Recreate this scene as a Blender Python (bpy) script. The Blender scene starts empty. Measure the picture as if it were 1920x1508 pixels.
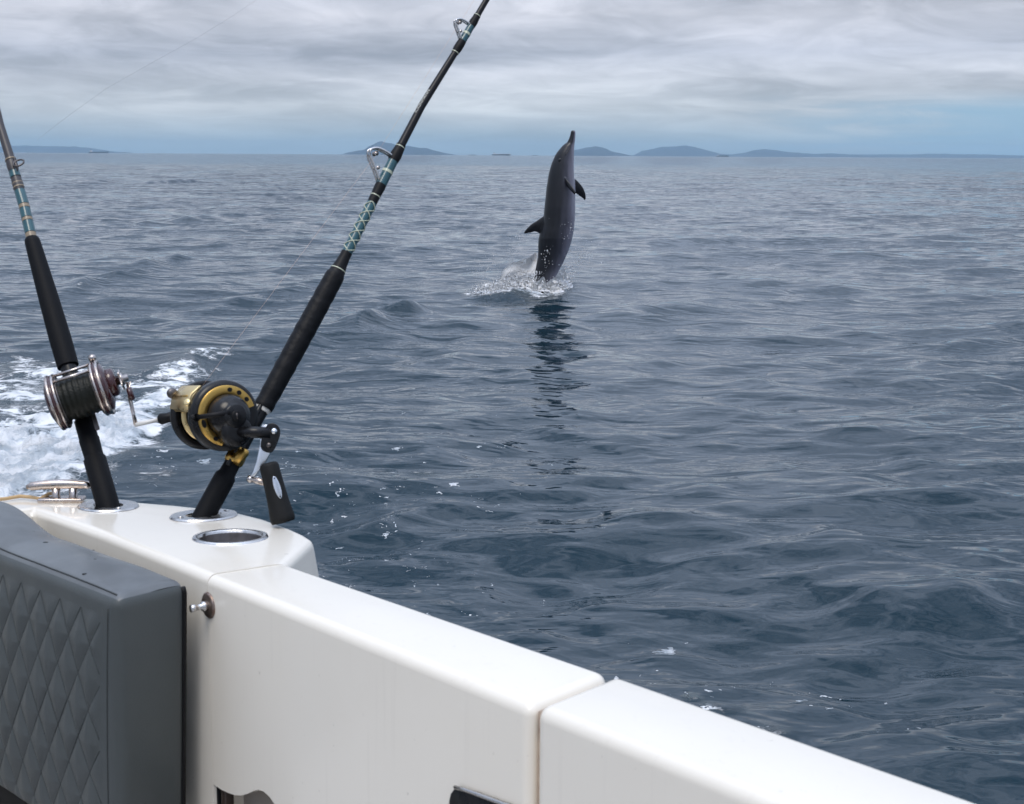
import bpy, bmesh, math, random
import numpy as np
from mathutils import Vector, Matrix, noise as mnoise

random.seed(7)
rng = np.random.default_rng(7)
S = bpy.context.scene
COL = S.collection

# ------------------------------------------------------------------ camera
F = 2770.0                      # focal length in pixels of the 1920 px wide photograph
H = 1.7                         # eye height above the water (m)
PITCH = math.atan(463 / F)
ROLL = math.radians(0.33)
t_ = math.pi / 2 - PITCH
CR = Matrix.Rotation(t_, 3, 'X') @ Matrix.Rotation(ROLL, 3, 'Z')
cam_d = bpy.data.cameras.new('camera')
cam = bpy.data.objects.new('camera', cam_d)
COL.objects.link(cam)
cam_d.sensor_width = 36.0
cam_d.lens = 36.0 * F / 1920.0
cam_d.clip_start = 0.05
cam_d.clip_end = 60000.0
cam_d.dof.use_dof = True
cam_d.dof.focus_distance = 9.0
cam_d.dof.aperture_fstop = 26.0
cam.matrix_world = Matrix.Translation((0, 0, H)) @ CR.to_4x4()
S.camera = cam

# ------------------------------------------------------------------ view
S.view_settings.view_transform = 'Standard'
S.view_settings.look = 'None'
S.view_settings.gamma = 1
S.view_settings.use_curve_mapping = False
S.view_settings.exposure = 0.12
S.cycles.max_bounces = 8
S.cycles.volume_bounces = 1
S.cycles.transparent_max_bounces = 24

SUN_EL, SUN_AZ = math.radians(64), math.radians(198)     # left of and behind the camera


def N(nt, typ, **kw):
    n = nt.nodes.new(typ)
    for k, v in kw.items():
        if k.startswith('i_'):
            key = k[2:]
            key = int(key) if key.isdigit() else key.replace('_', ' ')
            n.inputs[key].default_value = v
        else:
            setattr(n, k, v)
    return n


def math_node(nt, op, a, b=None, c=None, clamp=False):
    n = nt.nodes.new('ShaderNodeMath')
    n.operation = op
    n.use_clamp = clamp
    for i, v in enumerate((a, b, c)):
        if v is None:
            continue
        if isinstance(v, (int, float)):
            n.inputs[i].default_value = v
        else:
            nt.links.new(v, n.inputs[i])
    return n.outputs[0]


def maprange(nt, v, a, b, c=0.0, d=1.0, smooth=True):
    n = nt.nodes.new('ShaderNodeMapRange')
    n.interpolation_type = 'SMOOTHSTEP' if smooth else 'LINEAR'
    n.clamp = True
    nt.links.new(v, n.inputs[0])
    for i, x in enumerate((a, b, c, d)):
        n.inputs[i + 1].default_value = x
    return n.outputs[0]


def mixcol(nt, f, a, b, blend='MIX'):
    n = nt.nodes.new('ShaderNodeMix')
    n.data_type = 'RGBA'
    n.blend_type = blend
    if isinstance(f, (int, float)):
        n.inputs[0].default_value = f
    else:
        nt.links.new(f, n.inputs[0])
    for i, v in ((6, a), (7, b)):
        if isinstance(v, tuple):
            n.inputs[i].default_value = (*v[:3], 1)
        else:
            nt.links.new(v, n.inputs[i])
    return n.outputs[2]


def lin(r, g, b):
    f = lambda c: (c / 255) / 12.92 if c / 255 <= 0.04045 else ((c / 255 + 0.055) / 1.055) ** 2.4
    return (f(r), f(g), f(b))


# ------------------------------------------------------------------ world: overcast layers
W = bpy.data.worlds.new('World')
S.world = W
W.use_nodes = True
wt = W.node_tree
wt.nodes.clear()
out = N(wt, 'ShaderNodeOutputWorld')
bg = N(wt, 'ShaderNodeBackground')
bg.inputs[1].default_value = 0.1
wt.links.new(bg.outputs[0], out.inputs[0])
sky = N(wt, 'ShaderNodeTexSky', sky_type='NISHITA', sun_disc=False)
sky.sun_elevation = SUN_EL
sky.sun_rotation = SUN_AZ
tc = N(wt, 'ShaderNodeTexCoord')
sep = N(wt, 'ShaderNodeSeparateXYZ')
wt.links.new(tc.outputs['Generated'], sep.inputs[0])
X_, Y_, Z_ = sep.outputs
zc = math_node(wt, 'MAXIMUM', Z_, 0.0)
# height axis compressed away from the horizon, so layers are thin low down and wide overhead
zz = math_node(wt, 'DIVIDE', zc, math_node(wt, 'ADD', zc, 0.16))


def vecn(sx, sy, sz, off=(0, 0, 0), tilt=0.0):
    c = N(wt, 'ShaderNodeCombineXYZ')
    wt.links.new(math_node(wt, 'MULTIPLY_ADD', X_, sx, off[0]), c.inputs[0])
    wt.links.new(math_node(wt, 'MULTIPLY_ADD', Y_, sy, off[1]), c.inputs[1])
    zt = math_node(wt, 'ADD', math_node(wt, 'MULTIPLY_ADD', zz, sz, off[2]), math_node(wt, 'MULTIPLY', X_, tilt))
    wt.links.new(zt, c.inputs[2])
    return c.outputs[0]


n1 = N(wt, 'ShaderNodeTexNoise', i_Scale=1.0, i_Detail=5.0, i_Roughness=0.52, i_Distortion=0.25)
wt.links.new(vecn(4.0, 4.0, 8.0, (4.1, 1.7, 3.3), 1.0), n1.inputs['Vector'])
n2 = N(wt, 'ShaderNodeTexNoise', i_Scale=1.0, i_Detail=6.0, i_Roughness=0.6, i_Distortion=0.9)
wt.links.new(vecn(13.0, 13.0, 19.0, (1.3, 7.7, 0.3), 2.0), n2.inputs['Vector'])
n3 = N(wt, 'ShaderNodeTexNoise', i_Scale=1.0, i_Detail=3.0, i_Roughness=0.5)
wt.links.new(vecn(1.6, 1.6, 3.0, (2.0, 0.4, 5.5)), n3.inputs['Vector'])
# broad bands by elevation (sine of elevation): lilac grey base, darker belt, light belt, blue-grey by the sea
ramp = N(wt, 'ShaderNodeValToRGB')
zw = math_node(wt, 'ADD', zc, math_node(wt, 'MULTIPLY_ADD', n3.outputs[0], 0.03, -0.015))
wt.links.new(math_node(wt, 'MULTIPLY', zw, 4.0), ramp.inputs[0])
cr = ramp.color_ramp
stops = [(0.0, lin(156, 180, 198)), (0.03, lin(166, 188, 204)), (0.065, lin(188, 203, 216)), (0.12, lin(211, 219, 228)),
         (0.21, lin(208, 214, 226)), (0.28, lin(192, 199, 215)), (0.38, lin(214, 217, 229)), (0.62, lin(182, 194, 217)), (1.0, lin(178, 191, 215))]
while len(cr.elements) < len(stops):
    cr.elements.new(0.5)
for e, (p, c) in zip(cr.elements, stops):
    e.position = p
    e.color = (*c, 1)
m1 = maprange(wt, n1.outputs[0], 0.36, 0.66)
m2 = maprange(wt, n2.outputs[0], 0.32, 0.70)
amp = math_node(wt, 'MULTIPLY', maprange(wt, zc, 0.0, 0.05, 0.35, 1.0), maprange(wt, zc, 0.10, 0.30, 1.0, 1.9))
mm = math_node(wt, 'ADD', math_node(wt, 'MULTIPLY', m1, 0.62), math_node(wt, 'MULTIPLY', m2, 0.38))
fac = math_node(wt, 'ADD', math_node(wt, 'MULTIPLY', math_node(wt, 'SUBTRACT', mm, 0.5), amp), 0.5)
bright = math_node(wt, 'MAXIMUM', math_node(wt, 'MULTIPLY_ADD', fac, 0.68, 0.62), 0.35)
bc = N(wt, 'ShaderNodeCombineXYZ')
wt.links.new(bright, bc.inputs[0])
wt.links.new(math_node(wt, 'POWER', bright, 0.93), bc.inputs[1])
wt.links.new(math_node(wt, 'POWER', bright, 0.86), bc.inputs[2])
cl = mixcol(wt, 1.0, ramp.outputs[0], bc.outputs[0], 'MULTIPLY')
# clear blue gap low in the sky to the right
gx = maprange(wt, math_node(wt, 'SUBTRACT', math_node(wt, 'DIVIDE', X_, math_node(wt, 'MAXIMUM', Y_, 0.05)),
                            math_node(wt, 'MULTIPLY', m2, 0.10)), 0.10, 0.30)
gz = math_node(wt, 'MULTIPLY', maprange(wt, zc, 0.045, 0.028), maprange(wt, Y_, 0.0, 0.3))
gap = math_node(wt, 'MULTIPLY', gx, gz)
cl = mixcol(wt, math_node(wt, 'MULTIPLY', gap, 0.85), cl, lin(146, 186, 214))
# overcast sky is about three times as bright overhead as at the horizon
hz_ = maprange(wt, zc, 0.10, 0.95, smooth=False)
cie = math_node(wt, 'ADD', 0.97, math_node(wt, 'MULTIPLY', math_node(wt, 'MULTIPLY', hz_, hz_), 2.0))
cie = math_node(wt, 'MULTIPLY', cie, 10.0)
cc = N(wt, 'ShaderNodeCombineXYZ')
for i in range(3):
    wt.links.new(cie, cc.inputs[i])
cl = mixcol(wt, 1.0, cl, cc.outputs[0], 'MULTIPLY')
wt.links.new(mixcol(wt, 0.94, sky.outputs[0], cl), bg.inputs[0])

sun_d = bpy.data.lights.new('sun', 'SUN')
sun_d.energy = 1.5
sun_d.angle = math.radians(28)
sun_d.color = (1.0, 0.91, 0.78)
sun = bpy.data.objects.new('sun', sun_d)
COL.objects.link(sun)
sd = Vector((math.sin(SUN_AZ) * math.cos(SUN_EL), math.cos(SUN_AZ) * math.cos(SUN_EL), math.sin(SUN_EL)))
sun.rotation_euler = sd.to_track_quat('Z', 'Y').to_euler()
sun.location = (0, 0, 30)

# ------------------------------------------------------------------ measuring helpers (points in the world)
CAMP = Vector((0, 0, H))
G, KT, Y0 = 1.15, 0.055, 2.0     # the coaming top: height at y=2 and its slight outboard slope


def ray(x, y):
    return CR @ Vector(((x - 960) / F, -(y - 754) / F, -1))


def at(x, y, z=G, k=KT):
    d = ray(x, y)
    return CAMP + d * ((z + k * Y0 - H) / (d.z + k * d.y))


def water_at(x, y):
    return at(x, y, 0, 0)


def dep(x, y, D):
    return CAMP + ray(x, y) * D


def onY(x, y, Y):
    d = ray(x, y)
    return CAMP + d * (Y / d.y)


def pj(p):
    c = CR.transposed() @ (Vector(p) - CAMP)
    return 960 + F * c.x / -c.z, 754 - F * c.y / -c.z, -c.z


def top_z(x, y):
    return G - KT * (y - Y0)


# ------------------------------------------------------------------ object helpers
def empty(name, loc, label=None, cat=None, group=None):
    o = bpy.data.objects.new(name, None)
    o.empty_display_size = 0.1
    o.location = loc
    COL.objects.link(o)
    tag(o, label, cat, group)
    return o


def tag(o, label=None, cat=None, group=None, kind=None):
    if label: o['label'] = label
    if cat: o['category'] = cat
    if group: o['group'] = group
    if kind: o['kind'] = kind
    return o


def base_of(parent):
    p, v = parent, Vector((0, 0, 0))
    while p is not None:
        v += p.location
        p = p.parent
    return v


def put(name, vf, m, parent=None, smooth=True, angle=None):
    """vf = (verts, faces) in world coordinates -> one mesh object"""
    vs, fs = vf
    off = base_of(parent)
    me = bpy.data.meshes.new(name)
    me.from_pydata([tuple(Vector(v) - off) for v in vs], [], fs)
    me.validate()
    if smooth:
        me.polygons.foreach_set('use_smooth', [True] * len(me.polygons))
        if angle:
            me.set_sharp_from_angle(angle=math.radians(angle))
    me.materials.append(m)
    o = bpy.data.objects.new(name, me)
    COL.objects.link(o)
    if parent is not None:
        o.parent = parent
    return o


def put_bm(name, bm, m, parent=None, angle=35):
    bmesh.ops.recalc_face_normals(bm, faces=bm.faces)
    vs = [v.co.copy() for v in bm.verts]
    bm.verts.index_update()
    fs = [[v.index for v in f.verts] for f in bm.faces]
    bm.free()
    return put(name, (vs, fs), m, parent, True, angle)


def merge(*vfs):
    V, Fc = [], []
    for vs, fs in vfs:
        o = len(V)
        V += [Vector(v) for v in vs]
        Fc += [[i + o for i in f] for f in fs]
    return V, Fc


def frame(d, up=Vector((0, 0, 1))):
    d = Vector(d).normalized()
    if abs(d.dot(up)) > 0.98:
        up = Vector((0, 1, 0))
    a = up.cross(d).normalized()
    return a, d.cross(a).normalized(), d


def tube(pts, rad, seg=12, cap=True, flat=1.0, up=Vector((0, 0, 1)), closed=False):
    pts = [Vector(p) for p in pts]
    n = len(pts)
    if isinstance(rad, (int, float)):
        rad = [rad] * n
    V, Fc = [], []
    for i, p in enumerate(pts):
        if closed:
            d = pts[(i + 1) % n] - pts[i - 1]
        else:
            d = pts[min(i + 1, n - 1)] - pts[max(i - 1, 0)]
        a, b, _ = frame(d, up)
        for k in range(seg):
            t = 2 * math.pi * k / seg
            V.append(p + a * (math.cos(t) * rad[i]) + b * (math.sin(t) * rad[i] * flat))
    m = n if closed else n - 1
    for i in range(m):
        j = (i + 1) % n
        for k in range(seg):
            k2 = (k + 1) % seg
            Fc.append([i * seg + k, i * seg + k2, j * seg + k2, j * seg + k])
    if cap and not closed:
        Fc.append(list(range(seg))[::-1])
        Fc.append([(n - 1) * seg + k for k in range(seg)])
    return V, Fc


def lathe(o, axis, prof, seg=32, up=Vector((0, 0, 1)), a0=0.0, a1=2 * math.pi, cap=True):
    """prof: list of (radius, distance along axis)"""
    a, b, d = frame(axis, up)
    o = Vector(o)
    full = abs(a1 - a0 - 2 * math.pi) < 1e-6
    ns = seg if full else seg + 1
    V, Fc = [], []
    for r, h in prof:
        for k in range(ns):
            t = a0 + (a1 - a0) * k / seg
            V.append(o + d * h + a * (math.cos(t) * r) + b * (math.sin(t) * r))
    for i in range(len(prof) - 1):
        for k in range(seg):
            k2 = (k + 1) % ns if full else k + 1
            Fc.append([i * ns + k, i * ns + k2, (i + 1) * ns + k2, (i + 1) * ns + k])
    if cap and full:
        if prof[0][0] > 1e-6: Fc.append(list(range(ns))[::-1])
        if prof[-1][0] > 1e-6: Fc.append([(len(prof) - 1) * ns + k for k in range(ns)])
    return V, Fc


def torus(o, axis, R, r, seg=40, rs=8, up=Vector((0, 0, 1)), sx=1.0):
    a, b, d = frame(axis, up)
    pts = [Vector(o) + a * (math.cos(2 * math.pi * k / seg) * R * sx) + b * (math.sin(2 * math.pi * k / seg) * R) for k in range(seg)]
    return tube(pts, r, rs, closed=True, up=d)


def box(c, ax, ay, az, bev=0.0, seg=2):
    """centre and three half-axis vectors"""
    bm = bmesh.new()
    c, ax, ay, az = map(Vector, (c, ax, ay, az))
    vs = [bm.verts.new(c + ax * i + ay * j + az * k) for i in (-1, 1) for j in (-1, 1) for k in (-1, 1)]
    for f in ((0, 1, 3, 2), (4, 6, 7, 5), (0, 4, 5, 1), (2, 3, 7, 6), (0, 2, 6, 4), (1, 5, 7, 3)):
        bm.faces.new([vs[i] for i in f])
    bmesh.ops.recalc_face_normals(bm, faces=bm.faces)
    if bev:
        bmesh.ops.bevel(bm, geom=list(bm.edges), offset=bev, segments=seg, affect='EDGES', profile=0.5)
    bm.verts.index_update()
    r = ([v.co.copy() for v in bm.verts], [[v.index for v in f.verts] for f in bm.faces])
    bm.free()
    return r


def extrude_poly(pts, d, bev=0.0, seg=3):
    """planar polygon pts pushed along vector d"""
    bm = bmesh.new()
    a = [bm.verts.new(p) for p in pts]
    b = [bm.verts.new(Vector(p) + Vector(d)) for p in pts]
    bm.faces.new(a)
    bm.faces.new(b[::-1])
    n = len(pts)
    for i in range(n):
        bm.faces.new([a[i], a[(i + 1) % n], b[(i + 1) % n], b[i]])
    bmesh.ops.recalc_face_normals(bm, faces=bm.faces)
    if bev:
        es = [e for e in bm.edges if len(e.link_faces) == 2 and e.calc_face_angle(0) > 0.6]
        bmesh.ops.bevel(bm, geom=es, offset=bev, segments=seg, affect='EDGES', profile=0.5, clamp_overlap=True)
    bm.verts.index_update()
    r = ([v.co.copy() for v in bm.verts], [[v.index for v in f.verts] for f in bm.faces])
    bm.free()
    return r


def smooth_poly(pts, it=2):
    for _ in range(it):
        q = []
        for i in range(len(pts)):
            a, b = Vector(pts[i]), Vector(pts[(i + 1) % len(pts)])
            q += [a * 0.75 + b * 0.25, a * 0.25 + b * 0.75]
        pts = q
    return pts


def boolean(o, cutters, op='DIFFERENCE'):
    for c in cutters:
        me = bpy.data.meshes.new('cut')
        me.from_pydata([tuple(v) for v in c[0]], [], c[1])
        co = bpy.data.objects.new('cut', me)
        COL.objects.link(co)
        bm = bmesh.new(); bm.from_mesh(me); bmesh.ops.recalc_face_normals(bm, faces=bm.faces); bm.to_mesh(me); bm.free()
        if o.parent is not None:
            co.location = -base_of(o.parent) * 0
        md = o.modifiers.new('b', 'BOOLEAN')
        md.operation = op
        md.object = co
        md.solver = 'EXACT'
        bpy.context.view_layer.update()
        dg = bpy.context.evaluated_depsgraph_get()
        nm = bpy.data.meshes.new_from_object(o.evaluated_get(dg))
        o.modifiers.clear()
        old = o.data
        o.data = nm
        bpy.data.meshes.remove(old)
        bpy.data.objects.remove(co)
        bpy.data.meshes.remove(me)
    o.data.polygons.foreach_set('use_smooth', [True] * len(o.data.polygons))
    o.data.set_sharp_from_angle(angle=math.radians(32))


# ------------------------------------------------------------------ materials
def pmat(name, col, rough=0.5, metal=0.0, spec=0.5, bump=None, var=None, rvar=None, coat=0.0, scale=1.0, coords='Object', ior=None):
    m = bpy.data.materials.new(name)
    m.use_nodes = True
    nt = m.node_tree
    p = nt.nodes['Principled BSDF']
    p.inputs['Base Color'].default_value = (*col, 1)
    p.inputs['Roughness'].default_value = rough
    p.inputs['Metallic'].default_value = metal
    p.inputs['Specular IOR Level'].default_value = spec
    p.inputs['Coat Weight'].default_value = coat
    if ior: p.inputs['IOR'].default_value = ior
    tcn = N(nt, 'ShaderNodeTexCoord')
    if var:                                   # (other colour, noise scale, amount)
        c2, sc, am = var
        nn = N(nt, 'ShaderNodeTexNoise', i_Scale=sc, i_Detail=5.0, i_Roughness=0.6)
        nt.links.new(tcn.outputs[coords], nn.inputs['Vector'])
        f = maprange(nt, nn.outputs[0], 0.35, 0.72, 0.0, am)
        nt.links.new(mixcol(nt, f, col, c2), p.inputs['Base Color'])
    if rvar:                                  # (noise scale, low, high)
        nn = N(nt, 'ShaderNodeTexNoise', i_Scale=rvar[0], i_Detail=4.0)
        nt.links.new(tcn.outputs[coords], nn.inputs['Vector'])
        nt.links.new(maprange(nt, nn.outputs[0], 0.3, 0.7, rvar[1], rvar[2]), p.inputs['Roughness'])
    if bump:                                  # (noise scale, height)
        nn = N(nt, 'ShaderNodeTexNoise', i_Scale=bump[0], i_Detail=4.0)
        nt.links.new(tcn.outputs[coords], nn.inputs['Vector'])
        b = N(nt, 'ShaderNodeBump', i_Strength=1.0, i_Distance=bump[1])
        nt.links.new(nn.outputs[0], b.inputs['Height'])
        nt.links.new(b.outputs[0], p.inputs['Normal'])
    return m


GEL = pmat('white_gelcoat', (0.835, 0.78, 0.685), 0.2, spec=0.5, var=((0.76, 0.70, 0.60), 1.6, 0.45), rvar=(3.0, 0.14, 0.26), bump=(2.5, 0.0008), coat=0.2)
_n = GEL.node_tree
_p = _n.nodes['Principled BSDF']
_src = _p.inputs['Base Color'].links[0].from_socket
_tc = N(_n, 'ShaderNodeTexCoord')
_s1 = N(_n, 'ShaderNodeTexNoise', i_Scale=75.0, i_Detail=5.0, i_Roughness=0.7)
_n.links.new(_tc.outputs['Object'], _s1.inputs['Vector'])
_mp = N(_n, 'ShaderNodeMapping'); _mp.inputs['Scale'].default_value = (90, 90, 4); _n.links.new(_tc.outputs['Object'], _mp.inputs[0])
_s2 = N(_n, 'ShaderNodeTexNoise', i_Scale=1.0, i_Detail=3.0); _n.links.new(_mp.outputs[0], _s2.inputs['Vector'])
_a = mixcol(_n, maprange(_n, _s1.outputs[0], 0.66, 0.74, 0.0, 0.45), _src, (0.36, 0.31, 0.25))
_n.links.new(mixcol(_n, maprange(_n, _s2.outputs[0], 0.58, 0.75, 0.0, 0.07), _a, (0.50, 0.45, 0.38)), _p.inputs['Base Color'])
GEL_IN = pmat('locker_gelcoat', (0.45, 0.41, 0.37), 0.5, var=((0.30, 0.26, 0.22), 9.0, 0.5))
BROWN = pmat('dark_hinge_bronze', (0.035, 0.022, 0.016), 0.45)
CAULK = pmat('sealant', (0.42, 0.33, 0.25), 0.6, var=((0.2, 0.13, 0.1), 30.0, 0.8))
STEEL = pmat('stainless_steel', (0.62, 0.60, 0.58), 0.22, 1.0, rvar=(60.0, 0.12, 0.38))
STEEL_DK = pmat('brushed_well_steel', (0.16, 0.145, 0.14), 0.38, 1.0, var=((0.08, 0.07, 0.065), 40.0, 0.7))
RUST = pmat('tarnished_steel', (0.30, 0.24, 0.21), 0.42, 0.9, var=((0.16, 0.09, 0.06), 90.0, 0.8))
VINYL = pmat('grey_vinyl', (0.070, 0.079, 0.080), 0.52, spec=0.35, bump=(420.0, 0.0004), var=((0.055, 0.063, 0.064), 4.0, 0.5), rvar=(12.0, 0.40, 0.55))
VINYL_WET_SHEEN = pmat('wet_vinyl_painted_sheen', (0.135, 0.145, 0.150), 0.42, spec=0.6, bump=(420.0, 0.0003), var=((0.06, 0.066, 0.070), 9.0, 0.55), rvar=(12.0, 0.36, 0.52), coat=0.1)  # wet top panel; sky gloss put into its lighter base colour
THREAD = pmat('seam_thread', (0.03, 0.035, 0.036), 0.7)
EVA = pmat('black_foam_grip', (0.0035, 0.0038, 0.0050), 0.6, spec=0.16, bump=(260.0, 0.0004))
TAPE = pmat('black_wound_grip', (0.0035, 0.0037, 0.0048), 0.5, spec=0.2, bump=(120.0, 0.0012))
BLANK = pmat('black_graphite', (0.006, 0.006, 0.008), 0.33, spec=0.32)
BROWNBLANK = pmat('brown_grey_graphite', (0.045, 0.04, 0.042), 0.4)
TEAL = pmat('teal_thread_wrap', (0.012, 0.085, 0.105), 0.3, coat=0.6, bump=(700.0, 0.0002), var=((0.008, 0.045, 0.06), 60.0, 0.6))
CREAM = pmat('cream_thread', (0.50, 0.53, 0.40), 0.4, coat=0.4)
TAN = pmat('tan_thread', (0.26, 0.20, 0.13), 0.45, coat=0.4)
GOLD = pmat('gold_anodised', (0.50, 0.31, 0.085), 0.30, 1.0, rvar=(50.0, 0.22, 0.42), bump=(60.0, 0.0002))
GOLD_LT = pmat('pale_gold_anodised', (0.86, 0.66, 0.34), 0.30, 1.0, rvar=(50.0, 0.24, 0.42))
BLACKM = pmat('black_anodised', (0.005, 0.005, 0.006), 0.3, spec=0.35, rvar=(40.0, 0.22, 0.45))
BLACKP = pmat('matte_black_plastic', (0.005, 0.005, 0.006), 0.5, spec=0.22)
RUBBER = pmat('handle_rubber', (0.009, 0.009, 0.009), 0.66, spec=0.25, bump=(300.0, 0.0004))
LINE = pmat('wound_line', (0.008, 0.009, 0.006), 0.4, spec=0.25, bump=(300.0, 0.0012))
BURG = pmat('burgundy_bakelite', (0.040, 0.006, 0.006), 0.22, coat=0.5)
CHROME = pmat('worn_chrome', (0.52, 0.47, 0.44), 0.16, 1.0, rvar=(70.0, 0.10, 0.35), var=((0.45, 0.33, 0.25), 70.0, 0.5))
WHITEM = pmat('white_coating', (0.72, 0.70, 0.66), 0.35)
ALU = pmat('satin_aluminium', (0.74, 0.75, 0.77), 0.25, 1.0)
MONO = pmat('pink_monofilament', (0.72, 0.50, 0.40), 0.3)
MONO2 = pmat('clear_monofilament', (0.42, 0.42, 0.45), 0.3)
ROPE = pmat('tan_rope', (0.55, 0.38, 0.20), 0.8, bump=(200.0, 0.002))
DECK = pmat('deck_gelcoat', (0.30, 0.29, 0.28), 0.7, var=((0.22, 0.21, 0.2), 8.0, 0.5))


# ------------------------------------------------------------------ the sea
def geo_polar(R0, R1):
    rs, r = [], R0
    while r < R1:
        rs.append(r)
        q = 0.0058 + 0.028 * min(1.0, max(0.0, (math.log(r) - math.log(220)) / (math.log(3000) - math.log(220))))
        r *= 1 + q
    rs.append(R1)
    return np.array(rs)


FOAM, SPECK, LUMP = [], [], []      # (x, y, rx, ry, strength) ellipses on the water


def patch(lst, px, py, rx, ry, s, rot=0.0):
    c = water_at(px, py)
    a = water_at(px + rx, py)
    b0, b1 = water_at(px, py - ry), water_at(px, py + ry)
    lst.append((c.x, (b0.y + b1.y) / 2, abs(a.x - c.x), abs(b0.y - b1.y) / 2, s))


for a in [(20, 900, 120, 45, 1.3), (80, 850, 110, 40, 1.2), (-80, 880, 150, 70, 1.3), (170, 815, 90, 32, 1.1), (235, 795, 62, 26, 1.1), (250, 770, 60, 22, 0.95),
          (290, 745, 50, 18, 0.9), (330, 715, 45, 14, 0.75), (370, 690, 40, 8, 0.6), (40, 800, 90, 20, 0.65), (30, 720, 90, 22, 0.55),
          (60, 685, 60, 12, 0.45), (140, 760, 60, 18, 0.5), (200, 720, 90, 20, 0.35), (20, 770, 60, 10, 0.6), (300, 700, 110, 24, 0.3),
          (400, 665, 45, 9, 0.6), (120, 700, 120, 14, 0.7), (50, 740, 100, 16, 0.75), (180, 745, 90, 16, 0.7), (280, 715, 80, 14, 0.75), (130, 860, 90, 40, 1.3), (230, 822, 60, 26, 1.2), (10, 830, 60, 40, 1.1), (100, 790, 80, 22, 0.85), (210, 770, 70, 22, 0.75), (330, 690, 60, 10, 0.6), (40, 680, 50, 10, 0.6), (300, 900, 60, 6, 0.35), (480, 900, 90, 8, 0.25), (300, 910, 110, 12, 0.22)]:
    patch(FOAM, *a)
for a in [(970, 552, 70, 5, 0.9), (1040, 545, 30, 6, 0.7), (920, 551, 40, 5, 1.2), (950, 549, 50, 5, 1.1), (1000, 553, 50, 4, 0.9), (775, 585, 22, 4, 0.5), (740, 592, 26, 3, 0.4), (410, 662, 30, 4, 0.55), (380, 672, 30, 4, 0.6), (300, 497, 14, 3, 0.45), (155, 545, 22, 4, 0.22),
          (800, 890, 26, 9, 0.42), (1300, 1296, 16, 6, 0.34), (1360, 1320, 24, 8, 0.30), (1450, 1358, 26, 10, 0.30)]:
    patch(FOAM, *a)
for a in [(720, 960, 210, 120, 0.9), (560, 900, 120, 40, 0.8), (900, 900, 130, 40, 0.6), (760, 1080, 120, 60, 0.9), (820, 1150, 120, 50, 0.55),
          (1330, 1310, 210, 80, 0.9), (1550, 1270, 120, 60, 0.35), (1230, 1250, 120, 40, 0.6), (250, 880, 160, 50, 0.8), (1700, 1230, 60, 20, 0.4)]:
    patch(SPECK, *a)


def field(lst, x, y, power=2.0):
    f = np.zeros_like(x)
    for cx, cy, rx, ry, s in lst:
        d = ((x - cx) / rx) ** 2 + ((y - cy) / ry) ** 2
        f = np.maximum(f, s * np.exp(-d ** (power / 2) * 0.9))
    return f


comps = []
NW = 170
for i in range(NW):
    u = (i + rng.random()) / NW
    lam = 0.16 * (9.0 / 0.16) ** u
    ang = math.radians(-66) + rng.normal() * math.radians(34 if lam > 1.2 else 58)
    sl = 0.0200 * (1.32 if 0.2 < lam < 1.0 else 1.0) * (0.55 if lam > 1.6 else 1.0) * rng.uniform(0.5, 1.4)
    comps.append((lam, ang, sl * lam / (2 * math.pi), rng.random() * 2 * math.pi))
RIDGES = []                          # wake crests running away from the boat


def ridge(p0, p1, h, w, sharp=1.0):
    a, b = water_at(*p0), water_at(*p1)
    RIDGES.append((a.x, a.y, b.x, b.y, h, w, sharp))


ridge((110, 560), (330, 487), 0.085, 0.22)
ridge((560, 650), (810, 578), 0.085, 0.15)
ridge((480, 640), (960, 565), 0.04, 0.18)
ridge((260, 600), (640, 520), 0.05, 0.2)
ridge((330, 690), (450, 652), 0.08, 0.22)
ridge((150, 425), (420, 408), 0.10, 0.45)
ridge((280, 345), (360, 342), 0.20, 0.7)
ridge((620, 1010), (850, 945), 0.055, 0.13)
ridge((900, 1060), (1240, 1075), -0.03, 0.3)
ridge((1560, 1100), (1900, 1130), 0.07, 0.28)
ridge((1380, 1250), (1920, 1225), -0.05, 0.30)
ridge((640, 700), (900, 660), 0.05, 0.25)


def wave_height(x, y, dx, full=False):
    z = np.zeros_like(x)
    ox = np.zeros_like(x)
    oy = np.zeros_like(x)
    for lam, ang, a, ph in comps:
        k = 2 * math.pi / lam
        c, s = math.cos(ang), math.sin(ang)
        w = np.clip((lam / dx - 2.5) / 4.0, 0, 1) * a
        arg = k * (c * x + s * y) + ph
        # slow lateral modulation keeps crests short
        w = w * (0.65 + 0.55 * np.sin(k * 0.17 * (-s * x + c * y) + ph * 3.1))
        sn, cs = np.sin(arg), np.cos(arg)
        z += w * cs
        ox -= w * 0.75 * c * sn
        oy -= w * 0.75 * s * sn
    for ax, ay, bx, by, h, wd, sh in RIDGES:
        L = math.hypot(bx - ax, by - ay)
        tx, ty = (bx - ax) / L, (by - ay) / L
        t = (x - ax) * tx + (y - ay) * ty
        wob = 0.10 * np.sin(t * 3.1 + ax) + 0.05 * np.sin(t * 7.7 + ay)
        n = -(x - ax) * ty + (y - ay) * tx + wob
        e = np.exp(-((t / L - 0.5) / 0.55) ** 4)
        z += h * e * np.exp(-np.abs(n / wd) ** 1.5) * (0.8 + 0.3 * np.sin(t * 5.3))
    return z, ox, oy


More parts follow.
